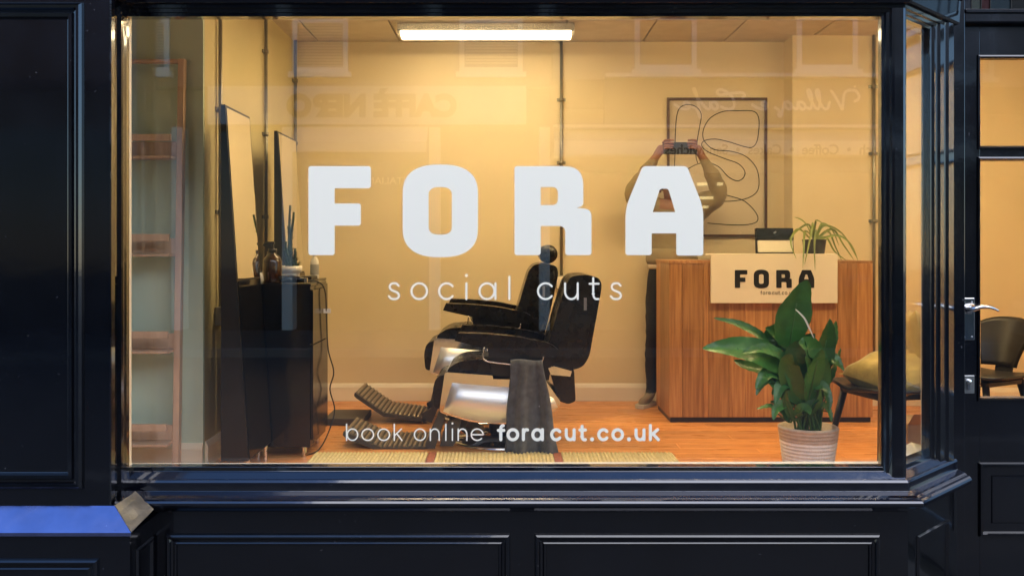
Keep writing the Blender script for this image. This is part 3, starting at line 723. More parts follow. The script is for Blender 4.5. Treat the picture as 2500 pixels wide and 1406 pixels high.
for i, lf in enumerate(spl_leaves):
    n = len(lf); dep = random.uniform(-.10, .05) if i > 4 else random.uniform(-.26, -.225)
    P = [wp(px, py, DSP + dep * (k / (n - 1)) ** .7) for k, (px, py) in enumerate(lf)]
    P[0] = Vector((cx_ + random.uniform(-.02, .02), DSP + random.uniform(-.02, .02), cz_ + .12))
    m3 = MB(); strip_leaf(m3, P, .0085, Vector((.2, -1, .5)), fold=.35, prof=lambda u: (1 - u ** 3) * .9 + .1, n=16)
    m3.build('leaf', 'leaf_pale', spl)

# framed line drawing on the back wall
DA = BW - .02
art = thing('framed_print', 'framed line drawing of one looping stroke on the back wall', 'picture', (wx(1750, DA), BW, wz(577, DA)))
ax0, ax1, az0, az1 = wx(1629, DA), wx(1873, DA), wz(578, DA), wz(239, DA)
m2 = MB(); rect_moulding(m2, Vector((0, BW - .001, 0)), X, Z, Yn, ax0, ax1, az0, az1, [(0, 0), (0, .024), (.017, .024), (.017, .008)], fill=False); m2.build('frame', 'frame_brown', art)
MB().box(ax0 + .012, ax1 - .012, BW - .006, BW - .002, az0 + .012, az1 - .012).build('paper', 'paper', art)
line = [(1646, 420), (1648, 370), (1649, 320), (1653, 280), (1662, 262), (1680, 256), (1700, 262), (1712, 280), (1708, 310), (1702, 345), (1699, 380), (1703, 398)]
loop2 = [(1668, 420), (1700, 402), (1728, 398), (1755, 408), (1778, 432), (1800, 442), (1815, 434), (1818, 418), (1802, 400), (1770, 388), (1730, 372), (1714, 358), (1718, 345), (1745, 340), (1780, 347), (1815, 358), (1836, 360), (1848, 345), (1853, 310), (1851, 285), (1838, 272), (1800, 271), (1765, 273), (1735, 288), (1719, 312), (1716, 335), (1725, 352), (1745, 366), (1785, 370), (1820, 382), (1845, 408), (1853, 440), (1848, 468), (1825, 484), (1790, 491), (1752, 492)]
loop3 = [(1752, 472), (1785, 480), (1815, 490), (1838, 510), (1850, 530), (1845, 543), (1820, 549), (1780, 549), (1728, 545)]
m2 = MB()
cv = lambda x, y, d: (wx(x, DA + .013), DA + .013 - d, wz(y, DA + .013))
for k, l in enumerate((line, loop2, loop3)):
    ribbon(m2, [p for p in catmull([(a, b, 0) for a, b in l], 6)], 1.1, cv, 0, .0006 + k * .0004)
m2.build('drawn_line', 'ink', art)

# ------------------------------------------------------------------ person behind the desk
PDp = 6.80; PX = wx(1640, PDp)
def P3(dx, dy, z): return Vector((PX + dx, PDp + dy, z))
def skin_mesh(name, chain_pts, edges, radii, root, levels=2):
    me = bpy.data.meshes.new(name); me.from_pydata([tuple(p) for p in chain_pts], edges, [])
    o = bpy.data.objects.new(name, me); COL.objects.link(o)
    sk = o.modifiers.new('skin', 'SKIN'); sk.use_smooth_shade = True
    o.modifiers.new('sub', 'SUBSURF').levels = levels
    for i, v in enumerate(me.skin_vertices[0].data):
        r = radii[i]; v.radius = r if isinstance(r, tuple) else (r, r); v.use_root = (i == root)
    bpy.context.view_layer.update()
    out = bpy.data.meshes.new_from_object(o.evaluated_get(bpy.context.evaluated_depsgraph_get()))
    bpy.data.objects.remove(o); bpy.data.meshes.remove(me)
    return out
pn = thing('person', 'person in tan jacket and dark trousers holding up a phone behind the desk', 'person', (PX, PDp, 0))
V, E, RD = [], [], []
def av(p, r, link=None):
    V.append(p); RD.append(r)
    if link is not None: E.append((link, len(V) - 1))
    return len(V) - 1
pel = av(P3(0, 0, .96), (.155, .115)); wai = av(P3(0, 0, 1.10), (.145, .11), pel); che = av(P3(0, -.01, 1.27), (.185, .125), wai); upc = av(P3(0, -.01, 1.39), (.165, .105), che)
nek = av(P3(0, -.01, 1.43), .055, upc); hd0 = av(P3(0, -.035, 1.49), (.066, .075), nek); hd1 = av(P3(0, -.03, 1.57), (.078, .095), hd0); hd2 = av(P3(0, -.015, 1.645), (.062, .075), hd1)
hands = {}
for s in (-1, 1):
    hip = av(P3(s * .10, 0, .88), .095, pel); kn = av(P3(s * .135, -.02, .50), .062, hip); cal = av(P3(s * .14, .01, .36), .055, kn); an = av(P3(s * .145, .02, .09), .04, cal)
    ft = av(P3(s * .185, -.05, .05), (.045, .036), an); toe = av(P3(s * .245, -.13, .04), (.038, .026), ft)
    sh = av(P3(s * .19, -.03, 1.435), .098, upc); ua = av(P3(s * .255, -.10, 1.47), .086, sh); el = av(P3(s * .315, -.18, 1.505), .070, ua); fa = av(P3(s * .245, -.24, 1.635), .056, el)
    wr = av(P3(s * .165, -.285, 1.755), .028, fa); pm_ = av(P3(s * .135, -.30, 1.805), (.034, .020), wr); pk = av(P3(s * .108, -.31, 1.838), (.036, .018), pm_)
    hands[s] = (wr, pm_, pk)
me = skin_mesh('body', V, E, RD, pel)
for q in ('skin', 'jacket', 'jeans', 'shoe', 'shirt'): me.materials.append(M[q])
for p in me.polygons:
    c = p.center; z = c.z; dx = abs(c.x - PX); p.use_smooth = True
    if z < .095: k = 3
    elif z < 1.0: k = 2
    elif z < 1.05: k = 4
    elif dx < .12 and z > 1.41 and c.y > PDp - .16: k = 0
    elif c.y < PDp - .265 and z > 1.745: k = 0
    else: k = 1
    p.material_index = k
from mathutils import noise
for v in me.vertices:                                # cloth folds
    z = v.co.z
    if .1 < z < 1.74 and not (abs(v.co.x - PX) < .12 and z > 1.41):
        v.co += v.normal * (.010 * noise.noise(Vector((v.co.x * 17, v.co.y * 17, v.co.z * (26 if z > 1 else 20)))))
body = bpy.data.objects.new('body', me); COL.objects.link(body); put(body, pn)
# jacket hem, collar, cuffs as clothing shells
MB().lathe([(.172, 1.02), (.185, 1.05), (.178, 1.10), (.172, 1.13)], P3(0, 0, 0), 28, sy=.78).build('jacket_hem', 'jacket', pn, solid=.008)
MB().lathe([(.082, 1.38), (.076, 1.43), (.084, 1.445), (.088, 1.41)], P3(0, -.01, 0), 20).build('collar', 'jacket', pn)
MB().lathe([(.165, .985), (.17, 1.03)], P3(0, 0, 0), 28, sy=.78).build('shirt_hem', 'shirt', pn, solid=.006)
# face and hair
hm = MB().ball(P3(0, .0, 1.605), .088, .098, .088, 12).build('hair', 'hair', pn)
mat('lips', (.25, .09, .07), .5); mat('eye', (.05, .04, .04), .3)
for s_ in (-1, 1):
    MB().ball(P3(s_ * .032, -.115, 1.575), .013, .008, .008, 8).build('eye', 'eye', pn)
    MB().ball(P3(s_ * .086, -.02, 1.56), .012, .02, .03, 8).build('ear', 'skin', pn)
MB().ball(P3(0, -.135, 1.545), .013, .018, .024, 8).build('nose', 'skin', pn)
MB().ball(P3(0, -.117, 1.505), .026, .01, .008, 8).build('mouth', 'lips', pn)
# fingers: each its own tapered chain curling round the phone
DPH = PDp - .335
for s in (-1, 1):
    for k, (zz, ln_) in enumerate(((1.868, .9), (1.850, 1.0), (1.832, .95), (1.816, .75))):
        b = P3(s * .115, -.312, zz - .010)
        pts = [b, P3(s * .103, -.345, zz + .002), P3(s * .078, -.352, zz + .004), P3(s * (.078 - .028 * ln_), -.350, zz + .003)]
        MB().tube(pts, [.0095, .009, .0082, .006], 8).ball(pts[-1], .006, .006, .006, 6).build('finger', 'skin', pn)
    pts = [P3(s * .125, -.305, 1.79), P3(s * .098, -.318, 1.800), P3(s * .070, -.322, 1.812)]
    MB().tube(pts, [.012, .0105, .008], 8).ball(pts[-1], .008, .008, .008, 6).build('thumb', 'skin', pn)
ph = thing('phone', 'black phone held up sideways in both hands of the person', 'phone', (PX, DPH, 1.85))
hz = wz(363, DPH); hw_ = 36 * DPH / F
MB().box(PX - hw_ * 1.15, PX + hw_ * 1.15, DPH - .004, DPH + .004, hz - .040, hz + .044).build('case', 'black', ph, bevel=.004, seg=3)
MB().lathe([(.0001, -.002), (.008, -.002), (.008, 0)], (PX + hw_ * .85, DPH - .0045, hz + .025), 12, axis='y').build('lens', 'black_gloss', ph)
# shoes with soles
for s in (-1, 1):
    m3 = MB(); pf = [(-.035, .03), (-.045, -.05), (-.05, -.12), (-.035, -.195), (0, -.215), (.035, -.195), (.048, -.12), (.042, -.05), (.035, .03), (0, .055)]
    ro = s * R(33); poly = [P3(s * .15 + a * math.cos(ro) - b * math.sin(ro), a * math.sin(ro) + b * math.cos(ro) + .01, .002) for a, b in pf]
    so_ = m3.prism(poly, (0, 0, .024)).build('sole', 'sole', pn, bevel=.006)

# ------------------------------------------------------------------ barber chairs
DN = 5.27                                            # near side of the front chair
TB = Vector((-.115, .75, .118))                      # where the rear chair's upper part sits, relative to the front one
def cf(px, py): return (wx(px, DN), wz(py, DN))
def cb(px, py):                                      # pixels read off the rear chair, brought into the front chair's frame
    return (wx(px, DN + TB.y) - TB.x, wz(py, DN + TB.y) - TB.z)
WID = .56
def barber_chair(T, label, back, head, foot, grp='barber chairs'):
    t = thing('barber_chair', label, 'barber chair', (wx(1235, DN) + T.x, DN + .28 + T.y, 0), grp)
    def xz(poly, y0, y1, name, mt, bevel=.004, seg=2, par=None):
        return MB().xz([(a + T.x, b + T.z) for a, b in poly], DN + y0 + T.y, DN + y1 + T.y).build(name, mt, par or t, bevel=bevel, seg=seg)
    # base on the floor
    bc = Vector((wx(1225, DN + .28) + T.x, DN + .28 + T.y, 0))
    MB().lathe([(.0001, .001), (.285, .001), (.29, .012), (.27, .022), (.14, .042), (.10, .06), (.0001, .06)], bc, 36).build('base_plate', 'chrome', t)
    zt = cf(1200, 1025)[1] + T.z
    MB().lathe([(.075, .055), (.075, .16), (.055, .17), (.052, zt)], bc, 24).build('pump_column', 'black', t)
    MB().tube([bc + Vector((.06, -.1, .14)), bc + Vector((.14, -.2, .17)), bc + Vector((.2, -.27, .16))], [.012, .012, .015], 8).build('pump_lever', 'chrome', t)
    xz([cf(1088, 1022), cf(1145, 1022), cf(1135, 1050), cf(1180, 1080), cf(1240, 1078), cf(1240, 1022), cf(1330, 1020), cf(1300, 1040), cf(1250, 1090), cf(1170, 1092), cf(1120, 1060)], .12, .44, 'mechanism', 'black', .003)
    xz([cf(1095, 1030), cf(1125, 1024), cf(1118, 1072), cf(1105, 1094), cf(1072, 1094), cf(1080, 1058)], .06, .12, 'strut', 'rubber', .006)
    # skirt and seat
    sk = xz(round_poly([cf(1086, 908), cf(1330, 926), cf(1372, 985), cf(1350, 1012), cf(1240, 1036), cf(1150, 1030), cf(1072, 1006)], [.02, .02, .03, .03, .05, .05, .02]), 0, WID, 'seat_skirt', 'chrome', .008, 3)
    # bulging polished side plate
    up_e = catmull([(*cf(1104, 934), 0), (*cf(1200, 942), 0), (*cf(1300, 950), 0), (*cf(1352, 972), 0)], 6)
    dn_e = catmull([(*cf(1082, 1004), 0), (*cf(1150, 1024), 0), (*cf(1240, 1031), 0), (*cf(1362, 994), 0)], 6)
    rows = []
    for k in range(13):
        v = k / 12; row = []
        for i_, (a, b) in enumerate(zip(dn_e, up_e)):
            u = i_ / (len(up_e) - 1); p = a.lerp(b, v)
            row.append(Vector((p.x + T.x, DN + T.y - .001 - .042 * math.sin(math.pi * min(1, .04 + .96 * v)) ** .9 * min(1, 8 * u, 8 * (1 - u)) ** .5, p.y + T.z)))
        rows.append(row)
    MB().grid(rows).build('side_plate', 'silver', sk)
    xz(round_poly([cf(1092, 903), cf(1120, 884), cf(1200, 878), cf(1330, 890), cf(1335, 924), cf(1090, 916)], [.02, .05, .05, .03, .01, .01]), .05, WID - .05, 'seat_cushion', 'leather', .02, 4)
    xz(round_poly([cf(1062, 925), cf(1096, 914), cf(1086, 960), cf(1070, 1004), cf(1058, 998), cf(1054, 955)], .03), .06, WID - .06, 'calf_pad', 'leather', .014, 3)
    # arms
    arm = round_poly([cf(1118, 812), cf(1185, 814), cf(1262, 821), cf(1345, 838), cf(1366, 856), cf(1352, 872), cf(1300, 868), cf(1190, 849), cf(1110, 831)], [.008, .05, .05, .06, .02, .03, .05, .05, .008])
    side = [cf(1190, 850), cf(1350, 872), cf(1340, 928), cf(1204, 925)]
    for y0 in (-.02, WID - .06):
        a = xz(arm, y0, y0 + .08, 'armrest', 'leather', .013, 4)
        xz(side, y0 + .02, y0 + .06, 'arm_side', 'black', .004, par=a)
        w_ = [Vector((q[0] + T.x, DN + y0 + T.y - .012, q[1] + T.z)) for q in (cf(1182, 846), cf(1180, 872), cf(1194, 881), cf(1248, 888), cf(1300, 893), cf(1322, 880), cf(1326, 868))]
        MB().tube(catmull(w_, 4), .0042, 8).build('towel_rail', 'chrome', a)
    # backrest
    bk = xz(round_poly(back[0], back[1]), .03, WID - .03, 'backrest', 'leather', .028, 4)
    tg = back[2]
    MB().box(tg[0] - .008 + T.x, tg[0] + .008 + T.x, DN + .0265 + T.y, DN + .031 + T.y, tg[1] - .035 + T.z, tg[1] + .035 + T.z).build('maker_tag', 'steel', bk)
    seam = [Vector((p[0] + T.x, DN + .029 + T.y, p[1] + T.z)) for p in back[3]]
    MB().tube(seam, .004, 6).build('piping', 'leather', bk)
    xz([cf(1338, 898), cf(1352, 893), cf(1396, 905), cf(1392, 918), cf(1345, 914)], -.012, .03, 'hinge_bracket', 'chrome', .003)
    xz(round_poly([cf(1345, 915), cf(1404, 905), cf(1408, 985), cf(1390, 992), cf(1366, 985)], .015), .08, WID - .08, 'recline_box', 'leather', .01)
    if head:
        hx_, hz_ = head
        c = Vector((hx_ + T.x, 0, hz_ + T.z))
        MB().lathe([(.0001, DN + .12 + T.y), (.050, DN + .122 + T.y), (.061, DN + .14 + T.y), (.061, DN + .42 + T.y), (.05, DN + .438 + T.y), (.0001, DN + .44 + T.y)], (c.x, 0, c.z), 28, axis='y').build('headrest', 'leather', t)
        MB().box(c.x - .012, c.x + .012, DN + .24 + T.y, DN + .30 + T.y, c.z - .12, c.z - .03).build('headrest_post', 'chrome', t)
    # footrest: bent arm and two ribbed plates
    A, B, Cc = foot[:3]
    fr = xz([A, (B[0], B[1]), Cc, (Cc[0], Cc[1] - .022), (B[0] - .005, B[1] - .024), (A[0] + .01, A[1] - .035), (A[0] - .004, A[1] - .02)], .06, WID - .06, 'footrest', 'rubber', .005)
    n = 11
    for (p, q, m) in ((A, B, 8), (B, Cc, 9)):
        for i in range(m):
            u = (i + .5) / m; c = Vector((p[0] + (q[0] - p[0]) * u, q[1] * u + p[1] * (1 - u)))
            dd = Vector((q[0] - p[0], q[1] - p[1])); dd = dd.normalized(); up_ = Vector((-dd.y, dd.x))
            if up_.y < 0: up_ = -up_
            hw = .008
            c3 = Vector((c.x + T.x, DN + WID / 2 + T.y, c.y + T.z)) + Vector((up_.x, 0, up_.y)) * .004
            MB().obox(c3, Vector((dd.x, 0, dd.y)), Vector((0, 1, 0)), Vector((up_.x, 0, up_.y)), hw, WID / 2 - .075, .006).build('rib', 'rib', fr, bevel=.003, seg=1)
    for y0 in (.06, WID - .10):
        xz(foot[3], y0, y0 + .04, 'footrest_arm', 'rubber', .005)
    return t
fb = ([cf(1384, 690), cf(1396, 675), cf(1430, 670), cf(1466, 680), cf(1471, 700), cf(1440, 872), cf(1424, 898), cf(1392, 906), cf(1340, 893), cf(1336, 850)], [.02, .02, .03, .04, .04, .03, .04, .03, .03, .03], cf(1430, 743),
      [cf(1455, 690), cf(1458, 710), cf(1436, 830), cf(1424, 872)])
barber_chair(Vector((0, 0, 0)), 'front black leather barber chair with a towel on its arm', fb, None,
    (cf(834, 1058), cf(928, 1099), cf(1040, 1097), [cf(1036, 1102), cf(1060, 1100), cf(1082, 1030), cf(1098, 935), cf(1084, 930), cf(1066, 1020), cf(1036, 1088)]))
bb = ([cb(1290, 664), cb(1302, 648), cb(1325, 642), cb(1360, 650), cb(1364, 668), cb(1342, 770), cb(1322, 850), cb(1296, 862), cb(1252, 850), cb(1250, 800)], [.02, .02, .03, .04, .04, .03, .04, .03, .03, .03], cb(1328, 712),
      [cb(1352, 660), cb(1354, 675), cb(1336, 760), cb(1322, 810)])
barber_chair(TB, 'rear black leather barber chair with round headrest near the back wall', bb, cb(1341, 621),
    (cb(862, 962), cb(935, 1012), cb(1035, 1026), [cb(1030, 1030), cb(1052, 1036), cb(1066, 1005), cb(1092, 930), cb(1078, 926), cb(1050, 1000), cb(1026, 1014)]))
# towel over the front chair's rail
def towel():
    rows = []
    nx, nz = 30, 26
    zt, zb_ = wz(884, 5.22), .006
    for j in range(nz + 1):
        v = j / nz; row = []
        for i in range(nx + 1):
            u = i / nx
            xL = wx(1246, 5.22) * (1 - v) + wx(1232, 5.22) * v; xR = wx(1326, 5.22) * (1 - v) + wx(1363, 5.22) * v
            fold = .024 * math.sin(u * 10.5 + v * 1.4) * (.3 + v) + .010 * math.sin(u * 23 + 2 + v * 3) * (.3 + v)
            y_ = 5.228 - .012 + fold - .02 * v
            z_ = zt + (zb_ - zt) * v + .004 * math.sin(u * 6)
            row.append(Vector((xL + (xR - xL) * u + .004 * math.sin(v * 9 + u * 4), y_, z_)))
        rows.append(row)
    back = [[Vector((p.x, 5.262 + .004 * math.sin(p.x * 40), rows[0][0].z + (.42 - rows[0][0].z) * (k / 5))) for p in rows[0]] for k in range(5, 0, -1)]
    top = [[Vector((p.x, 5.246, p.z + .008)) for p in rows[0]]]
    return MB().grid(back + top + rows)
tag(towel().build('towel', 'towel', None, solid=.006), 'dark grey towel hanging from the arm of the front barber chair', 'towel')

# ------------------------------------------------------------------ mirrors and cabinets on the left
def station(y0, y1, label):
    t = thing('mirror_station', label, 'mirror', (-1.34, (y0 + y1) / 2, 0), 'leaning mirror stations')
    xb_, zt, zb_ = -1.405, 1.845, .09
    def xf(z): return -1.385 + (zt - z) * .066
    MB().prism([(xb_, y0, zb_), (xf(zb_), y0, zb_), (xf(zt), y0, zt), (xb_, y0, zt)], (0, y1 - y0, 0)).build('body', 'black', t, bevel=.002)
    n = Vector((1, 0, .066)).normalized()
    q = lambda y, z: Vector((xf(z), y, z)) + n * .003
    def pan(a, b, c, d): return [q(a, c), q(b, c), q(b, d), q(a, d)]
    MB().prism(pan(y0 + .014, y1 - .018, .985, zt - .014), n * -.002).build('mirror_glass', 'mirror', t)
    MB().prism([p + n * .001 for p in pan(y0 + .012, y1 - .012, zb_ + .01, .975)], n * -.003).build('lower_panel', 'black_gloss', t)
    for yy in (y0 + .05, y1 - .05):
        MB().lathe([(.013, .0), (.013, .1)], (-1.288, yy, 0), 12).build('leg', 'chrome', t)
station(4.64, 5.085, 'tall leaning mirror with black frame, nearer of the two')
station(5.70, 6.20, 'tall leaning mirror with black frame, farther of the two')
def cabinet(x0, x1, y0, y1, z0, z1, label):
    t = thing('cabinet', label, 'cabinet', ((x0 + x1) / 2, (y0 + y1) / 2, 0), 'black styling cabinets')
    MB().box(x0, x1, y0, y1, z0, z1).build('carcass', 'black_gloss', t, bevel=.004)
    MB().box(x0 - .004, x1 + .004, y0 - .006, y1 + .004, z1, z1 + .014).build('top', 'black_gloss', t, bevel=.003)
    zz = z1 - .02
    for k, hgt in enumerate((.30, .52)):
        d = MB().box(x1 + .001, x1 + .014, y0 + .01, y1 - .01, zz - hgt + .006, zz).build('drawer', 'black_gloss', t, bevel=.003)
        zz -= hgt
    for yy in (y0 + .04, y1 - .04):
        for xx in (x0 + .04, x1 - .04): MB().lathe([(.014, .0), (.014, z0)], (xx, yy, 0), 12).build('leg', 'chrome', t)
cabinet(-1.395, -1.062, 5.10, 5.54, .06, .93, 'glossy black cabinet on chrome legs, nearer of the two')
cabinet(-1.395, -1.165, 5.62, 6.08, .06, .93, 'glossy black cabinet behind the front cabinet, under the farther mirror')
CT = .945

def bottle(x, y, z, r, h, neck, mats, name, label, cat, pump=True, style='round'):
    t = thing(name, label, cat, (x, y, z))
    if style == 'round':
        MB().lathe([(.0001, 0), (r * .95, 0), (r, .006), (r, h * .62), (r * .85, h * .74), (r * .42, h * .84), (neck, h * .86), (neck, h * .9), (.0001, h * .9)], (x, y, z), 22).build('body', mats[0], t)
    else:
        MB().box(x - r, x + r, y - r * .6, y + r * .6, z, z + h * .8).build('body', mats[0], t, bevel=.006, seg=3)
    if len(mats) > 2: MB().lathe([(r + .0008, h * .16), (r + .0008, h * .55)], (x, y, z), 22).build('label', mats[2], t)
    MB().lathe([(.0001, h * .9), (neck * 1.25, h * .9), (neck * 1.25, h * .99), (.0001, h * .99)], (x, y, z), 16).build('cap', mats[1], t)
    if pump:
        MB().lathe([(neck * .4, h * .98), (neck * .4, h * 1.12)], (x, y, z), 10).box(x - .035, x + .012, y - .009, y + .009, z + h * 1.12, z + h * 1.2).build('pump', mats[1], t, bevel=.003)
    return t
bottle(-1.30, 5.24, CT, .052, .19, .02, ('amber', 'black'), 'pump_bottle', 'amber pump bottle with black head on the front cabinet', 'bottle')
sb_ = thing('spray_bottle', 'black spray bottle beside the amber bottle on the cabinet', 'bottle', (-1.335, 5.30, CT))
MB().lathe([(.0001, 0), (.032, 0), (.034, .01), (.033, .10), (.016, .145), (.014, .165), (.0001, .165)], (-1.335, 5.32, CT), 18).build('body', 'black_gloss', sb_)
MB().xz([(-1.375, CT + .205), (-1.36, CT + .22), (-1.315, CT + .22), (-1.312, CT + .165), (-1.34, CT + .16), (-1.345, CT + .19)], 5.305, 5.335).build('trigger_head', 'black', sb_, bevel=.003)
gl = thing('glass_jar', 'small clear glass jar at the front edge of the cabinet', 'jar', (-1.355, 5.14, CT))
MB().lathe([(.0001, 0), (.022, 0), (.030, .02), (.026, .045), (.018, .06), (.016, .06), (.022, .04), (.024, .02), (.0001, .008)], (-1.355, 5.15, CT), 18).build('jar', 'clear', gl)
MB().lathe([(.0001, .060), (.02, .060), (.02, .068), (.0001, .068)], (-1.355, 5.15, CT), 16).build('lid', 'black', gl)
bottle(wx(768, 5.88), 5.88, CT, .027, .16, .010, ('label', 'label_grey', 'label_grey'), 'lotion_bottle', 'white labelled lotion bottle standing behind the clippers', 'bottle')
# small potted succulent
yp = 5.46; xp = wx(708, yp)
sc_ = thing('potted_succulent', 'spiky green succulent in a white pot at the back of the front cabinet', 'plant', (xp, yp, CT))
MB().lathe([(.0001, 0), (.048, 0), (.056, .045), (.056, .052), (.068, .053), (.070, .088), (.062, .088), (.06, .075), (.0001, .075)], (xp, yp, CT), 26).build('pot', 'ceramic', sc_)
rnd = random.Random(3)
for i in range(9):
    a = rnd.uniform(0, 6.28); r = rnd.uniform(0, .04); hgt = [.37, .33, .25, .14, .15, .12, .16, .13, .12][i]
    bx_, by_ = xp + r * math.cos(a), yp + r * math.sin(a) * .7
    lean = rnd.uniform(-.10, .10) * (1 if i > 2 else .35)
    m3 = MB(); pts = [Vector((bx_ + lean * u * hgt * 2 + .004 * math.sin(u * 7 + i), by_, CT + .07 + hgt * u)) for u in [k / 8 for k in range(9)]]
    m3.tube(pts, [.011 - .005 * k / 8 for k in range(9)], 7)
    for k in range(44):
        u = rnd.uniform(.02, .98); c = pts[0].lerp(pts[-1], u); q = rnd.uniform(0, 6.28); d = Vector((math.cos(q), math.sin(q), .7)).normalized()
        L_ = .018 + .026 * (1 - u) * (i > 2) + .014 * (u < .35); s_ = d.cross(Z).normalized() * .0045
        m3.add([c - s_, c + s_, c + d * L_], [(0, 1, 2)]); 
    m3.build('stalk', 'succulent', sc_)
# clippers with cable, papers
cl = thing('hair_clippers', 'black hair clippers with trailing cable on the front cabinet', 'clippers', (-1.13, 5.2, CT))
MB().tube([Vector((-1.24, 5.16, CT + .022)), Vector((-1.19, 5.15, CT + .024)), Vector((-1.13, 5.14, CT + .02)), Vector((-1.10, 5.14, CT + .018))], [.018, .021, .018, .012], 10).build('body', 'black_gloss', cl)
MB().box(-1.10, -1.085, 5.125, 5.155, CT + .006, CT + .03).build('blade', 'chrome', cl)
cpath = catmull([(-1.24, 5.17, CT + .02), (-1.16, 5.22, CT + .01), (-1.07, 5.30, CT + .006), (-1.032, 5.36, CT - .05), (-1.030, 5.40, .72), (-1.028, 5.44, .55), (-1.00, 5.46, .42), (-1.022, 5.46, .32), (-.995, 5.46, .20), (-1.02, 5.40, .08), (-1.05, 5.26, .01), (-1.10, 5.15, .006)], 6)
MB().tube(cpath, .0042, 6).build('cable', 'black', cl)
MB().box(-1.045, -1.005, 5.385, 5.395, .765, .79).build('cable_tag', 'white_paint', cl)
ty = thing('tool_tray', 'low black tray beside the lotion bottle on the rear cabinet', 'tray', (-1.2, 5.8, CT))
MB().box(-1.385, -1.17, 5.66, 5.84, CT + .001, CT + .02).build('tray', 'black', ty, bevel=.004)
for o_ in [x for x in COL.objects if x.name.startswith('lotion_bottle')]: o_.location.z += 0
# dark floor mat by the cabinet
DMt = F * 1.15 / (1030 - 600)
tag(MB().box(wx(800, DMt), wx(895, DMt), F * H / 439.0, F * H / 415.0, .001, .045).build('footstool', 'rubber', None, bevel=.004), 'flat dark box lying on floor beside the black cabinets', 'box')

# ------------------------------------------------------------------ ladder shelf on the nib wall
ls = thing('ladder_shelf', 'tall wooden ladder shelf leaning on the pale green wall', 'ladder shelf', (-1.80, 4.7, 0))
LD = 4.86
def lean(z): return LD - .09 * (1 - z / 2.15)
def lxz(px, py): return wx(px, LD), wz(py, LD)
zt = wz(147, LD); xr_ = wx(447, LD)
for xx in (xr_ - .0, xr_ - .42):
    MB().prism([(xx - .016, lean(0) - .03, 0), (xx + .016, lean(0) - .03, 0), (xx + .016, lean(0) + .012, 0), (xx - .016, lean(0) + .012, 0)], (0, lean(zt) - lean(0), zt)).build('rail', 'ladder_wood', ls, bevel=.002)
MB().box(xr_ - .404, xr_ - .016, lean(zt) - .03, lean(zt), zt - .022, zt - .002).build('rung', 'ladder_wood', ls, bevel=.002)
for (pa, pb) in ((330, 389), (570, 625), (802, 856), (1021, 1076)):
    za, zb_ = wz(pa, 4.8), wz(pb, 4.8); yl = lean(zb_)
    MB().box(xr_ - .404, xr_ - .016, yl - .115, yl - .10, za - .038, za - .004).build('shelf_lip', 'ladder_wood', ls, bevel=.002)
    MB().box(xr_ - .404, xr_ - .016, yl - .02, yl - .005, zb_ + .012, zb_ + .09).build('shelf_back', 'ladder_wood', ls, bevel=.002)
    MB().box(xr_ - .404, xr_ - .016, yl - .115, yl - .005, zb_ - .002, zb_ + .011).build('shelf', 'ladder_wood', ls, bevel=.002)

# ------------------------------------------------------------------ rug
rg = thing('runner_rug', 'ribbed straw coloured runner rug with red bands along the window', 'rug', (0, 5.05, 0))
ry0, ry1 = F * H / 545.0, F * H / 509.0
def mat_piece(x0, x1):
    n = int((x1 - x0) / .0205) * 6; rows = []
    for y_ in (ry0, (ry0 + ry1) / 2, ry1):
        rows.append([Vector((x0 + (x1 - x0) * i / n, y_, .013 + .004 * math.sin(i / 6 * 2 * math.pi))) for i in range(n + 1)])
    m3 = MB().grid(rows)
    m3.box(x0, x1, ry0, ry1, .001, .008)
    m3.build('woven_panel', 'jute', rg)
xa, xb1, xb2, xc2 = wx(772, ry1), wx(1047, ry1), wx(1350, ry1), wx(1640, ry1)
mat_piece(xa, xb1 - .002); mat_piece(xb1 + .045, xb2 - .002); mat_piece(xb2 + .045, xc2)
for x_ in (xb1, xb2): MB().box(x_, x_ + .043, ry0, ry1, .001, .014).build('red_band', 'rug_band', rg, bevel=.003)

# ------------------------------------------------------------------ peace lily
PY = 4.78; pxc = wx(1973, PY)
pl_ = thing('peace_lily', 'large dark green peace lily in a two tone woven pot by the window', 'plant', (pxc, PY, 0))
sc = PY / F
zr_ = wz(1040, PY); rt = 71 * sc; rb = 56 * sc
pr = []
nb = 13
for i in range(nb):
    u0, u1 = i / nb, (i + 1) / nb
    for k in range(4):
        u = u0 + (u1 - u0) * k / 4; r = rb + (rt - rb) * u + .0045 * math.sin(math.pi * k / 4)
        pr.append((r, zr_ * u + .002))
cut = int(len(pr) * .72)
MB().lathe([(.0001, .002)] + pr[:cut + 1], (pxc, PY, 0), 40).build('pot_base', 'pot_white', pl_)
MB().lathe(pr[cut:] + [(rt, zr_), (rt - .008, zr_ + .004), (rt - .016, zr_), (rt - .02, zr_ - .04), (.0001, zr_ - .04)], (pxc, PY, 0), 40).build('pot_rim', 'pot_tan', pl_)
MB().lathe([(.0001, zr_ - .035), (rt - .019, zr_ - .037)], (pxc, PY, 0), 30).build('soil', 'soil', pl_)
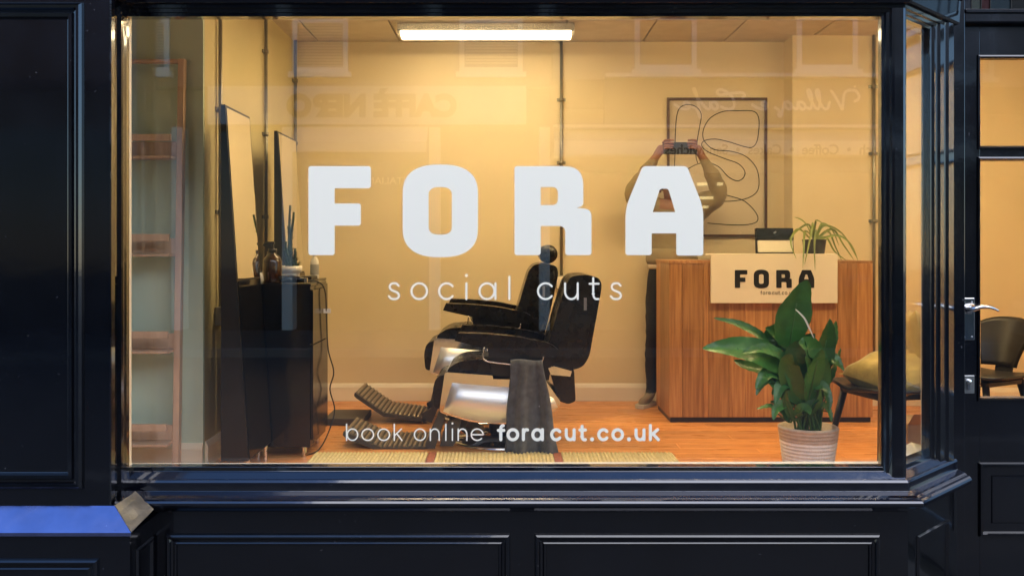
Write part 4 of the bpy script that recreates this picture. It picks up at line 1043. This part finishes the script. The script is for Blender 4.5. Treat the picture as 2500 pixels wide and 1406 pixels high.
def lily(pts, wpx, dep, nrm, spx=None):
    """pts: leaf spine in photo pixels (base to tip); dep: depth offset at the tip; petiole from the pot"""
    n = len(pts)
    P = [wp(px, py, PY + dep * (.35 + .65 * k / (n - 1))) for k, (px, py) in enumerate(pts)]
    m3 = MB(); strip_leaf(m3, P, wpx * 1.12 * sc, Vector(nrm), fold=.26, n=54, vein=.0018, prof=lambda u: max(.015, math.sin(math.pi * u ** .85) ** .8 * (1 - .12 * u)))
    lf = m3.build('leaf', 'leaf', pl_)
    b = Vector((pxc + random.uniform(-.06, .06), PY + random.uniform(-.05, .05), zr_ - .03))
    mid = b.lerp(P[0], .55) + Vector((0, 0, .05))
    if (P[0] - b).length > .05:
        MB().tube(catmull([b, mid, P[0], P[min(2, n - 1)]], 5), [.0055] * 10 + [.004] * 3 + [.0025] * 3, 6).build('petiole', 'stem', pl_)
lily([(1928, 850), (1925, 800), (1945, 740), (1972, 684)], 44, -.06, (.25, -1, .1))
lily([(1900, 865), (1888, 840), (1896, 810), (1908, 790)], 26, .05, (-.3, -1, .2))
lily([(1880, 845), (1850, 815), (1800, 790), (1742, 776)], 11, .02, (.1, -1, .6))
lily([(1925, 915), (1870, 870), (1800, 850), (1715, 850)], 32, -.10, (.0, -1, .55))
lily([(1940, 930), (1890, 905), (1830, 895), (1790, 880)], 20, .06, (.0, -.8, .8))
lily([(1990, 935), (2002, 890), (2018, 830), (2026, 777)], 27, -.05, (.3, -1, .1))
lily([(1978, 985), (1960, 930), (1945, 870), (1962, 828)], 38, -.12, (-.1, -1, .35))
lily([(1985, 950), (1990, 900), (1975, 850), (1950, 835)], 34, -.14, (.4, -1, .3))
lily([(2000, 975), (2015, 935), (2035, 890), (2052, 848)], 20, .02, (.9, -.6, .2))
lily([(1930, 950), (1900, 915), (1870, 915), (1845, 950)], 20, -.10, (-.1, -.7, .7))
lily([(1935, 965), (1915, 930), (1890, 930), (1868, 905)], 24, -.08, (0, -1, .5))
lily([(1965, 1000), (1950, 950), (1925, 910), (1890, 890)], 28, -.04, (-.2, -1, .3))
lily([(1985, 1000), (1992, 950), (2008, 910), (2012, 870)], 24, -.09, (.2, -1, .1))
lily([(1925, 1030), (1905, 1005), (1880, 992), (1847, 998)], 10, -.06, (0, -.5, .9))
lily([(1928, 1030), (1912, 1000), (1895, 985), (1880, 980)], 10, -.02, (0, -.7, .7))
lily([(1950, 1010), (1962, 1000), (1985, 985), (2000, 980)], 12, -.13, (.1, -.8, .6))
lily([(1940, 1015), (1955, 1000), (1970, 1000), (1978, 1012)], 13, -.14, (.1, -1, .4))
lily([(1955, 1000), (1962, 950), (1968, 900), (1975, 870)], 22, .06, (.1, -1, .1))
lily([(1945, 930), (1948, 890), (1936, 850), (1930, 830)], 24, .0, (-.1, -1, .1))
lily([(2005, 900), (2022, 850), (2035, 815), (2040, 783)], 16, .05, (.5, -.8, .1))
lily([(1970, 960), (1985, 940), (2010, 945), (2020, 960)], 16, -.11, (.2, -.8, .5))
lily([(1915, 965), (1900, 935), (1878, 925), (1858, 940), (1846, 965)], 13, -.11, (-.1, -.7, .8))
lily([(1948, 960), (1925, 935), (1905, 945), (1893, 985)], 17, -.12, (-.3, -.9, .4))
lily([(1990, 965), (2012, 950), (2022, 975), (2024, 1005)], 13, -.10, (.4, -.8, .5))
lily([(1935, 1000), (1918, 965), (1898, 955), (1884, 962)], 14, .05, (-.2, -.9, .4))
lily([(1958, 985), (1938, 945), (1925, 890), (1932, 862)], 26, -.15, (-.35, -1, .25))
lily([(1972, 985), (1980, 930), (1996, 880), (2004, 850)], 22, -.16, (.3, -1, .2))
lily([(1925, 890), (1895, 862), (1855, 852), (1812, 862)], 16, -.15, (0, -.8, .7))
lily([(1938, 1025), (1925, 1000), (1918, 975), (1922, 955)], 9, -.14, (-.2, -1, .3))
lily([(1975, 1020), (1985, 995), (1998, 975), (2003, 950)], 10, -.15, (.3, -1, .3))
lily([(1950, 900), (1930, 850), (1900, 815), (1868, 800)], 20, .04, (-.2, -1, .4))
lily([(1990, 915), (2015, 880), (2040, 880), (2060, 905)], 18, -.05, (.3, -.8, .6))
lily([(1940, 985), (1915, 985), (1895, 1000), (1888, 1025)], 12, -.12, (-.3, -.8, .5))
lily([(1992, 1000), (2010, 990), (2024, 1005), (2030, 1030)], 10, -.10, (.4, -.8, .5))
lily([(1970, 930), (1955, 880), (1965, 840), (1990, 815)], 24, .03, (.1, -1, .2))
m3 = MB(); strip_leaf(m3, [wp(1942, 755, PY - .12), wp(1962, 775, PY - .13), wp(1975, 800, PY - .12), wp(1988, 828, PY - .11)], .0055, Vector((.2, -1, .3)), fold=.4)
m3.build('spathe', 'spathe', pl_)
for i in range(9):
    a = random.uniform(0, 6.28); b = Vector((pxc + .06 * math.cos(a), PY + .06 * math.sin(a), zr_ - .03))
    MB().tube(catmull([b, b + Vector((.01 * math.cos(a), 0, .1)), b + Vector((.05 * math.cos(a), .02 * math.sin(a), .24))], 4), [.006] * 5 + [.004] * 4, 6).build('petiole', 'stem', pl_)

# ------------------------------------------------------------------ waiting chairs, cushions, box on the right
def shell_chair(loc, rz, label):
    t = thing('waiting_chair', label, 'chair', (0, 0, 0), 'black wooden waiting chairs')
    m3 = MB(); rows = []                                     # rounded seat
    for j in range(13):
        v = j / 12; row = []
        for i in range(15):
            u = -1 + 2 * i / 14; wd = .245 * (1 - .25 * max(0, v - .55) ** 1.5) * math.sqrt(max(.02, 1 - (max(0, .22 - v) / .22) ** 2 * .9))
            row.append(Vector((wd * u, -.24 + .48 * v, .445 + .02 * (u * u) + .015 * (v - .5) ** 2 - .012)))
        rows.append(row)
    m3.grid(rows).build('seat', 'chair_black', t, solid=.014, bevel=0)
    m3 = MB(); rows = []                                     # waisted shell back: narrow at the seat, wide at the top
    for j in range(13):
        v = j / 12; row = []
        wd = .105 + .135 * (v ** 1.3) if v < .8 else .105 + .135 * (.8 ** 1.3) + .02 * (v - .8) / .2
        top = 1
        for i in range(15):
            u = -1 + 2 * i / 14
            zz = .475 + .27 * v - (.10 * (abs(u) ** 3) * max(0, v - .5) * 2)
            row.append(Vector((wd * u, .235 + .09 * v - .085 * u * u * (.5 + v), zz)))
        rows.append(row)
    m3.grid(rows).build('backrest', 'chair_black', t, solid=.013)
    MB().prism([(-.05, .20, .43), (.05, .20, .43), (.05, .245, .445), (.05, .28, .60), (-.05, .28, .60), (-.05, .245, .445)][:3] + [(.05, .27, .58), (-.05, .27, .58), (-.05, .245, .445)], (0, .012, 0)).build('back_support', 'chair_black', t)
    for sx_ in (-1, 1):
        for sy in (-1, 1):
            MB().tube([Vector((sx_ * .15, sy * .15, .43)), Vector((sx_ * .23, sy * .22, 0))], [.019, .013], 10).build('leg', 'chair_black', t)
    MB().box(-.17, .17, -.17, .17, .40, .425).build('seat_frame', 'chair_black', t, bevel=.004)
    t.location = loc; t.rotation_euler = (0, 0, rz)
    return t
def cushion(loc, size, rot, label):
    m3 = MB(); rows = []; n = 14
    for sgn in (1, -1):
        rows = []
        for j in range(n + 1):
            row = []
            for i in range(n + 1):
                u, v = -1 + 2 * i / n, -1 + 2 * j / n
                h = ((1 - u ** 4) * (1 - v ** 4)) ** .55
                pin = 1 - .10 * (1 - abs(u) ** 2) * abs(v) ** 3 ; pin2 = 1 - .10 * (1 - abs(v) ** 2) * abs(u) ** 3
                wr_ = .006 * math.sin(u * 7 + v * 3) * h + .005 * math.sin(v * 11 - u * 4) * h
                row.append(Vector((u * size[0] * pin2, v * size[1] * pin, sgn * (h * size[2]) + wr_)))
            rows.append(row)
        m3.grid(rows)
    o = m3.build('cushion', 'cushion', None, fix=True); o.location = loc; o.rotation_euler = rot
    return tag(o, label, 'cushion', 'olive cushions')
C1 = Vector((wx(2175, 4.72), 4.74, 0))
shell_chair(C1, R(-90 + 14), 'black round seated chair beside the desk with an olive cushion')
shell_chair(Vector((wx(2395, 5.15), 5.20, 0)), R(-90 + 30), 'black shell back chair seen through the door glass')
cushion(C1 + Vector((.02, -.02, .515)), (.19, .19, .085), (R(8), R(-14), R(20)), 'olive cushion lying on the seat of the round black chair')
cushion(C1 + Vector((.17, .03, .64)), (.17, .19, .055), (R(78), R(4), R(72)), 'olive cushion propped against the back of the round chair')
bxo = thing('cardboard_box', 'open cardboard box on the floor behind the round black chair', 'box', (2.27, 5.1, 0))
MB().box(2.13, 2.43, 5.0, 5.3, .003, .2).build('carton', 'card', bxo, bevel=.002)
MB().prism([(2.13, 4.998, .2), (2.43, 4.998, .2), (2.43, 4.92, .27), (2.13, 4.92, .27)], (0, .003, 0)).build('flap', 'card', bxo)

# ------------------------------------------------------------------ the far side of the street (seen reflected in the pane)
FY = -9.0; VD = 2 * G - FY
def vx(px): return (px - CX) * VD / F
def vz(py): return H + (CY - py) * VD / F
def text_mesh(body, size, loc, parent, material, name='lettering', offset=0, align='LEFT', sx=1.0):
    cu = bpy.data.curves.new(name, 'FONT'); cu.body = body; cu.size = size; cu.extrude = .006; cu.offset = offset; cu.align_x = align
    tmp = bpy.data.objects.new('tmp', cu); COL.objects.link(tmp); bpy.context.view_layer.update()
    me = bpy.data.meshes.new_from_object(tmp.evaluated_get(bpy.context.evaluated_depsgraph_get()))
    bpy.data.objects.remove(tmp)
    xs_ = [v.co.x for v in me.vertices]; w_ = max(xs_) - min(xs_)
    me.transform(Matrix.Rotation(math.pi, 4, 'Z') @ Matrix.Rotation(R(90), 4, 'X') @ Matrix.Diagonal((sx, 1, 1, 1)))
    me.transform(Matrix.Translation(loc)); me.materials.clear(); me.materials.append(M[material])
    o = bpy.data.objects.new(name, me); COL.objects.link(o); put(o, parent)
    return w_
def sash(parent, x0, x1, z0, z1, blind):
    f = MB(); rect_moulding(f, Vector((0, FY + .001, 0)), X, Z, Vector((0, 1, 0)), x0, x1, z0, z1, [(0, 0), (0, .05), (.085, .05), (.085, .01)], fill=False)
    f.box(x0 - .06, x1 + .06, FY, FY + .12, z0 - .09, z0 - .001).box(x0 + .08, x1 - .08, FY + .005, FY + .04, (z0 + z1) / 2 - .03, (z0 + z1) / 2 + .03)
    w_ = f.build('window', 'white_paint', parent)
    MB().box(x0 + .07, x1 - .07, FY + .002, FY + .008, z0 + .07, z1 - .07).build('pane', 'pane_dark', w_)
    if blind:
        m3 = MB(); zz = z0 + blind
        while zz < z1 - .1:
            m3.box(x0 + .1, x1 - .1, FY + .01, FY + .014, zz, zz + .028); zz += .05
        m3.build('blind', 'blind', w_)
nb_ = thing('coffee_shop_building', 'brick coffee shop across the street with a pale fascia', 'building', (vx(900), FY, GZ))
xs0, xs1 = vx(430), vx(1345)
MB().box(xs0 - 9, xs1, FY - 6, FY, vz(212), 6.6).build('wall', 'brick', nb_)
MB().box(xs0 - 9, xs1, FY - 6, FY - .4, GZ, vz(212)).build('shop_wall', 'sign_dark', nb_)
for (a, b, bl) in ((330, 415, .2), (715, 850, .1), (1122, 1276, .15)): sash(nb_, vx(a), vx(b), vz(178), vz(-70), bl)
fs_ = MB().box(vx(510), vx(1285), FY + .01, FY + .07, vz(305), vz(212)).build('fascia', 'fascia_pale', nb_)
text_mesh('CAFFÈ NERO', .50, (vx(1115), FY + .08, vz(284)), fs_, 'sign_dark', offset=.03, sx=1.0)
aw = MB().prism([(vx(720), FY + .01, vz(310)), (vx(720), FY + .35, vz(352)), (vx(720), FY + .35, vz(376)), (vx(720), FY + .33, vz(376)), (vx(720), FY + .33, vz(354)), (vx(720), FY + .01, vz(314))], (vx(1045) - vx(720), 0, 0)).build('awning', 'fascia_pale', nb_)
sw = MB().box(xs0 - 9, xs1, FY - .40, FY - .36, vz(900), vz(316)).build('shop_window', 'pane_dark', nb_)
text_mesh('ITALIAN COFFEE CO', .17, (vx(985), FY - .345, vz(446)), sw, 'cream', sx=1.1)
for px in (430, 700, 1060, 1330): MB().box(vx(px) - .09, vx(px) + .09, FY - .36, FY - .02, GZ, vz(310)).build('pilaster', 'cream', nb_)

vb = thing('cafe_building', 'cafe building across the street with white script lettering and a pale valance', 'building', (vx(1800), FY, GZ))
x0_, x1_ = vx(1350), vx(2330)
MB().box(x0_ + .002, x1_ + 9, FY - 6, FY, vz(195), 6.9).build('wall', 'brick_pale', vb)
MB().box(x0_ + .002, x1_ + 9, FY - 6, FY - 3.5, GZ, vz(195)).build('rear_wall', 'fascia_olive', vb)
for (a, b, bl) in ((1549, 1700, 0), (1944, 2092, 0), (2330, 2480, .1)): sash(vb, vx(a), vx(b), vz(172), vz(-80), bl)
MB().box(vx(1475), x1_ + .5, FY + .02, FY + .22, vz(193), vz(184)).build('cornice', 'white_paint', vb)
MB().box(vx(1475), x1_ + .5, FY - .1, FY + .05, vz(313), vz(194)).build('fascia', 'fascia_olive', vb)
MB().box(x0_, x1_ + .5, FY + .0, FY + .30, vz(316), vz(310)).build('fascia_ledge', 'white_paint', vb)
MB().prism([(x0_, FY + .05, vz(318)), (x0_, FY + .45, vz(349)), (x0_, FY + .45, vz(352)), (x0_, FY + .05, vz(322))], (x1_ - x0_ + .5, 0, 0)).build('awning', 'blind', vb)
vl = MB().box(x0_, x1_ + .5, FY + .44, FY + .455, vz(384), vz(351)).build('valance', 'cream', vb)
VD2 = VD - .455
text_mesh('Lunch  •  Coffee  •  Cakes  •  Sandwiches', .235, ((2178 - CX) * VD2 / F, FY + .458, H + (CY - 377) * VD2 / F), vl, 'sign_dark', offset=.004, sx=.97)
# script lettering, drawn as it reads in the pane (mirrored) because the wall faces the window
def script(parent):
    words = [
        [(35, 62), (8, 78), (2, 108), (30, 142), (80, 146), (112, 120), (122, 60), (128, 2), (150, 40), (190, 110), (214, 142)],
        [(226, 55), (238, 12), (258, 4), (280, 20)], [(280, 20), (318, 90), (328, 140), (312, 148), (302, 110), (300, 40), (312, 6), (334, 14)],
        [(334, 14), (378, 90), (394, 140), (378, 148), (364, 110), (360, 40), (372, 6), (396, 14)],
        [(462, 48), (440, 58), (416, 40), (412, 14), (432, 2), (456, 20), (466, 54)], [(466, 54), (468, 16), (482, 4), (504, 18)],
        [(566, 48), (544, 58), (520, 40), (516, 14), (536, 2), (560, 20), (570, 54)], [(570, 54), (588, -20), (600, -52), (614, -40), (610, -8), (640, 14)],
        [(700, 24), (736, 32), (742, 52), (722, 58), (702, 40), (704, 12), (728, 2), (770, 10), (812, 34)],
        [(1060, 108), (1082, 130), (1064, 152), (1020, 140), (968, 96), (950, 40), (968, 6), (1010, 4), (1050, 20)], [(1060, 108), (990, 120), (900, 128), (872, 110), (886, 92)],
        [(1128, 48), (1106, 58), (1082, 40), (1078, 14), (1098, 2), (1122, 20), (1132, 54)], [(1132, 54), (1134, 16), (1150, 4), (1176, 20)],
        [(1176, 20), (1230, 90), (1262, 150), (1250, 154), (1236, 100), (1218, 10), (1204, -50), (1214, -56), (1236, 4), (1270, 20)],
        [(1290, 24), (1326, 32), (1332, 52), (1312, 58), (1292, 40), (1294, 12), (1318, 2), (1360, 10), (1402, 36)]]
    for k, wd in enumerate(words):
        m3 = MB(); off = .055 + .0006 * k
        pts = [(1400 + (2172 - u) / 3.125, 20 + (778 - v) / 3.125, 0) for u, v in wd]
        ribbon(m3, catmull(pts, 6), 3.5, lambda x, y, d: (vx(x), FY + off, vz(y)), 0, 0)
        m3.build('letter_stroke', 'script_white', parent)
    m3 = MB(); disc(m3, 1400 + (2172 - 36) / 3.125, 20 + (778 - 172) / 3.125, 2.6, lambda x, y, d: (vx(x), FY + .07, vz(y)), 0); m3.build('letter_stroke', 'script_white', parent)
script(vb)
MB().box(x0_ + .02, x1_ + .5, FY - .12, FY - .10, GZ + .5, vz(385)).build('shop_window', 'door_glass', vb)
MB().box(x0_ + .02, x1_ + 9, FY - .15, FY - .05, GZ, GZ + .5).build('stall_riser', 'fascia_olive', vb)
MB().box(x0_ + .02, x1_ + 9, FY - 3.5, FY - .11, vz(384), vz(384) + .1).build('shop_ceiling', 'cream', vb)
for (px, py, w_, dpt) in ((1714, 449, 22, -1.2), (1758, 449, 12, -1.2), (1722, 483, 36, -2.2), (1722, 505, 12, -3.0), (1690, 505, 16, -3.0)):
    dd = 2 * G - FY - dpt
    cl_ = Vector(((px - CX) * dd / F, FY + dpt, H + (CY - py) * dd / F))
    MB().box(cl_.x - w_ / 2 * dd / F, cl_.x + w_ / 2 * dd / F, cl_.y - .06, cl_.y + .06, cl_.z - .03, cl_.z + .02).build('strip_lamp', 'cafe_lamp', vb)

# ------------------------------------------------------------------ parked car by the far kerb (seen reflected)
RZ = GZ - .115
cx0, cy0 = 9.4, -4.95
car = thing('parked_car', 'grey hatchback parked by the far kerb, seen reflected low in the glass', 'car', (cx0, cy0, RZ))
def cprof(pts, hw_, name, mt, bevel, seg=3, par=None):
    return MB().xz([(cx0 + a, RZ + b) for a, b in pts], cy0 - hw_, cy0 + hw_).build(name, mt, par or car, bevel=bevel, seg=seg)
arch = lambda c: [(c - .36, .22)] + [(c + .36 * math.cos(R(a)), .30 + .36 * math.sin(R(a))) for a in range(170, -1, -17)] + [(c + .36, .22)]
cprof([(-2.05, .26)] + arch(-1.28) + arch(1.30) + [(2.04, .28), (2.06, .62), (1.98, .84), (1.2, .92), (-1.25, .96), (-1.95, .82), (-2.08, .62)], .86, 'body', 'car_paint', .06)
lo = [(-1.45, .93), (-.72, 1.40), (.75, 1.45), (1.55, .93)]
vsq = [(cx0 + a, cy0 + s_ * (.80 if b < 1 else .60), RZ + b) for s_ in (-1, 1) for a, b in lo]
MB().add(vsq, [(0, 1, 2, 3), (7, 6, 5, 4), (1, 5, 6, 2), (0, 4, 5, 1), (3, 2, 6, 7), (0, 3, 7, 4)]).build('roof', 'car_paint', car, bevel=.05, seg=3)
def quad(name, pts): MB().prism(pts, (0, .004, 0)).build(name, 'pane_dark', car)
for s_ in (-1, 1):
    def sp_(a, b): return Vector((cx0 + a, cy0 + s_ * (.806 - .20 * (b - .93) / .5) + s_ * .004, RZ + b))
    for q in ([(-1.12, .98), (-.66, 1.32), (-.06, 1.36), (-.06, .98)], [(.0, .98), (.0, 1.36), (.66, 1.37), (1.15, .98)]): quad('side_window', [sp_(a, b) for a, b in q])
    for wx_ in (-1.28, 1.30):
        wh = MB().lathe([(.20, -.10), (.30, -.10), (.315, -.07), (.315, .07), (.30, .10), (.20, .10)], (cx0 + wx_, cy0 + s_ * .76, RZ + .316), 28, axis='y').build('wheel', 'tyre', car)
        MB().lathe([(.0001, .09), (.05, .095), (.06, .08), (.18, .07), (.205, .09)] if s_ > 0 else [(.0001, -.09), (.05, -.095), (.06, -.08), (.18, -.07), (.205, -.09)], (cx0 + wx_, cy0 + s_ * .76, RZ + .316), 20, axis='y').build('rim', 'steel', wh)
    MB().box(cx0 - 2.07, cx0 - 1.9, cy0 + s_ * .62 - .14, cy0 + s_ * .62 + .14, RZ + .66, RZ + .78).build('headlight', 'clear', car, bevel=.03)
    MB().box(cx0 + 1.95, cx0 + 2.07, cy0 + s_ * .66 - .1, cy0 + s_ * .66 + .1, RZ + .66, RZ + .84).build('tail_light', 'rug_band', car, bevel=.02)
MB().prism([(cx0 - 1.42, cy0 - .70, RZ + .97), (cx0 - 1.42, cy0 + .70, RZ + .97), (cx0 - .78, cy0 + .58, RZ + 1.375), (cx0 - .78, cy0 - .58, RZ + 1.375)], (-.012, 0, .016)).build('windscreen', 'pane_dark', car)
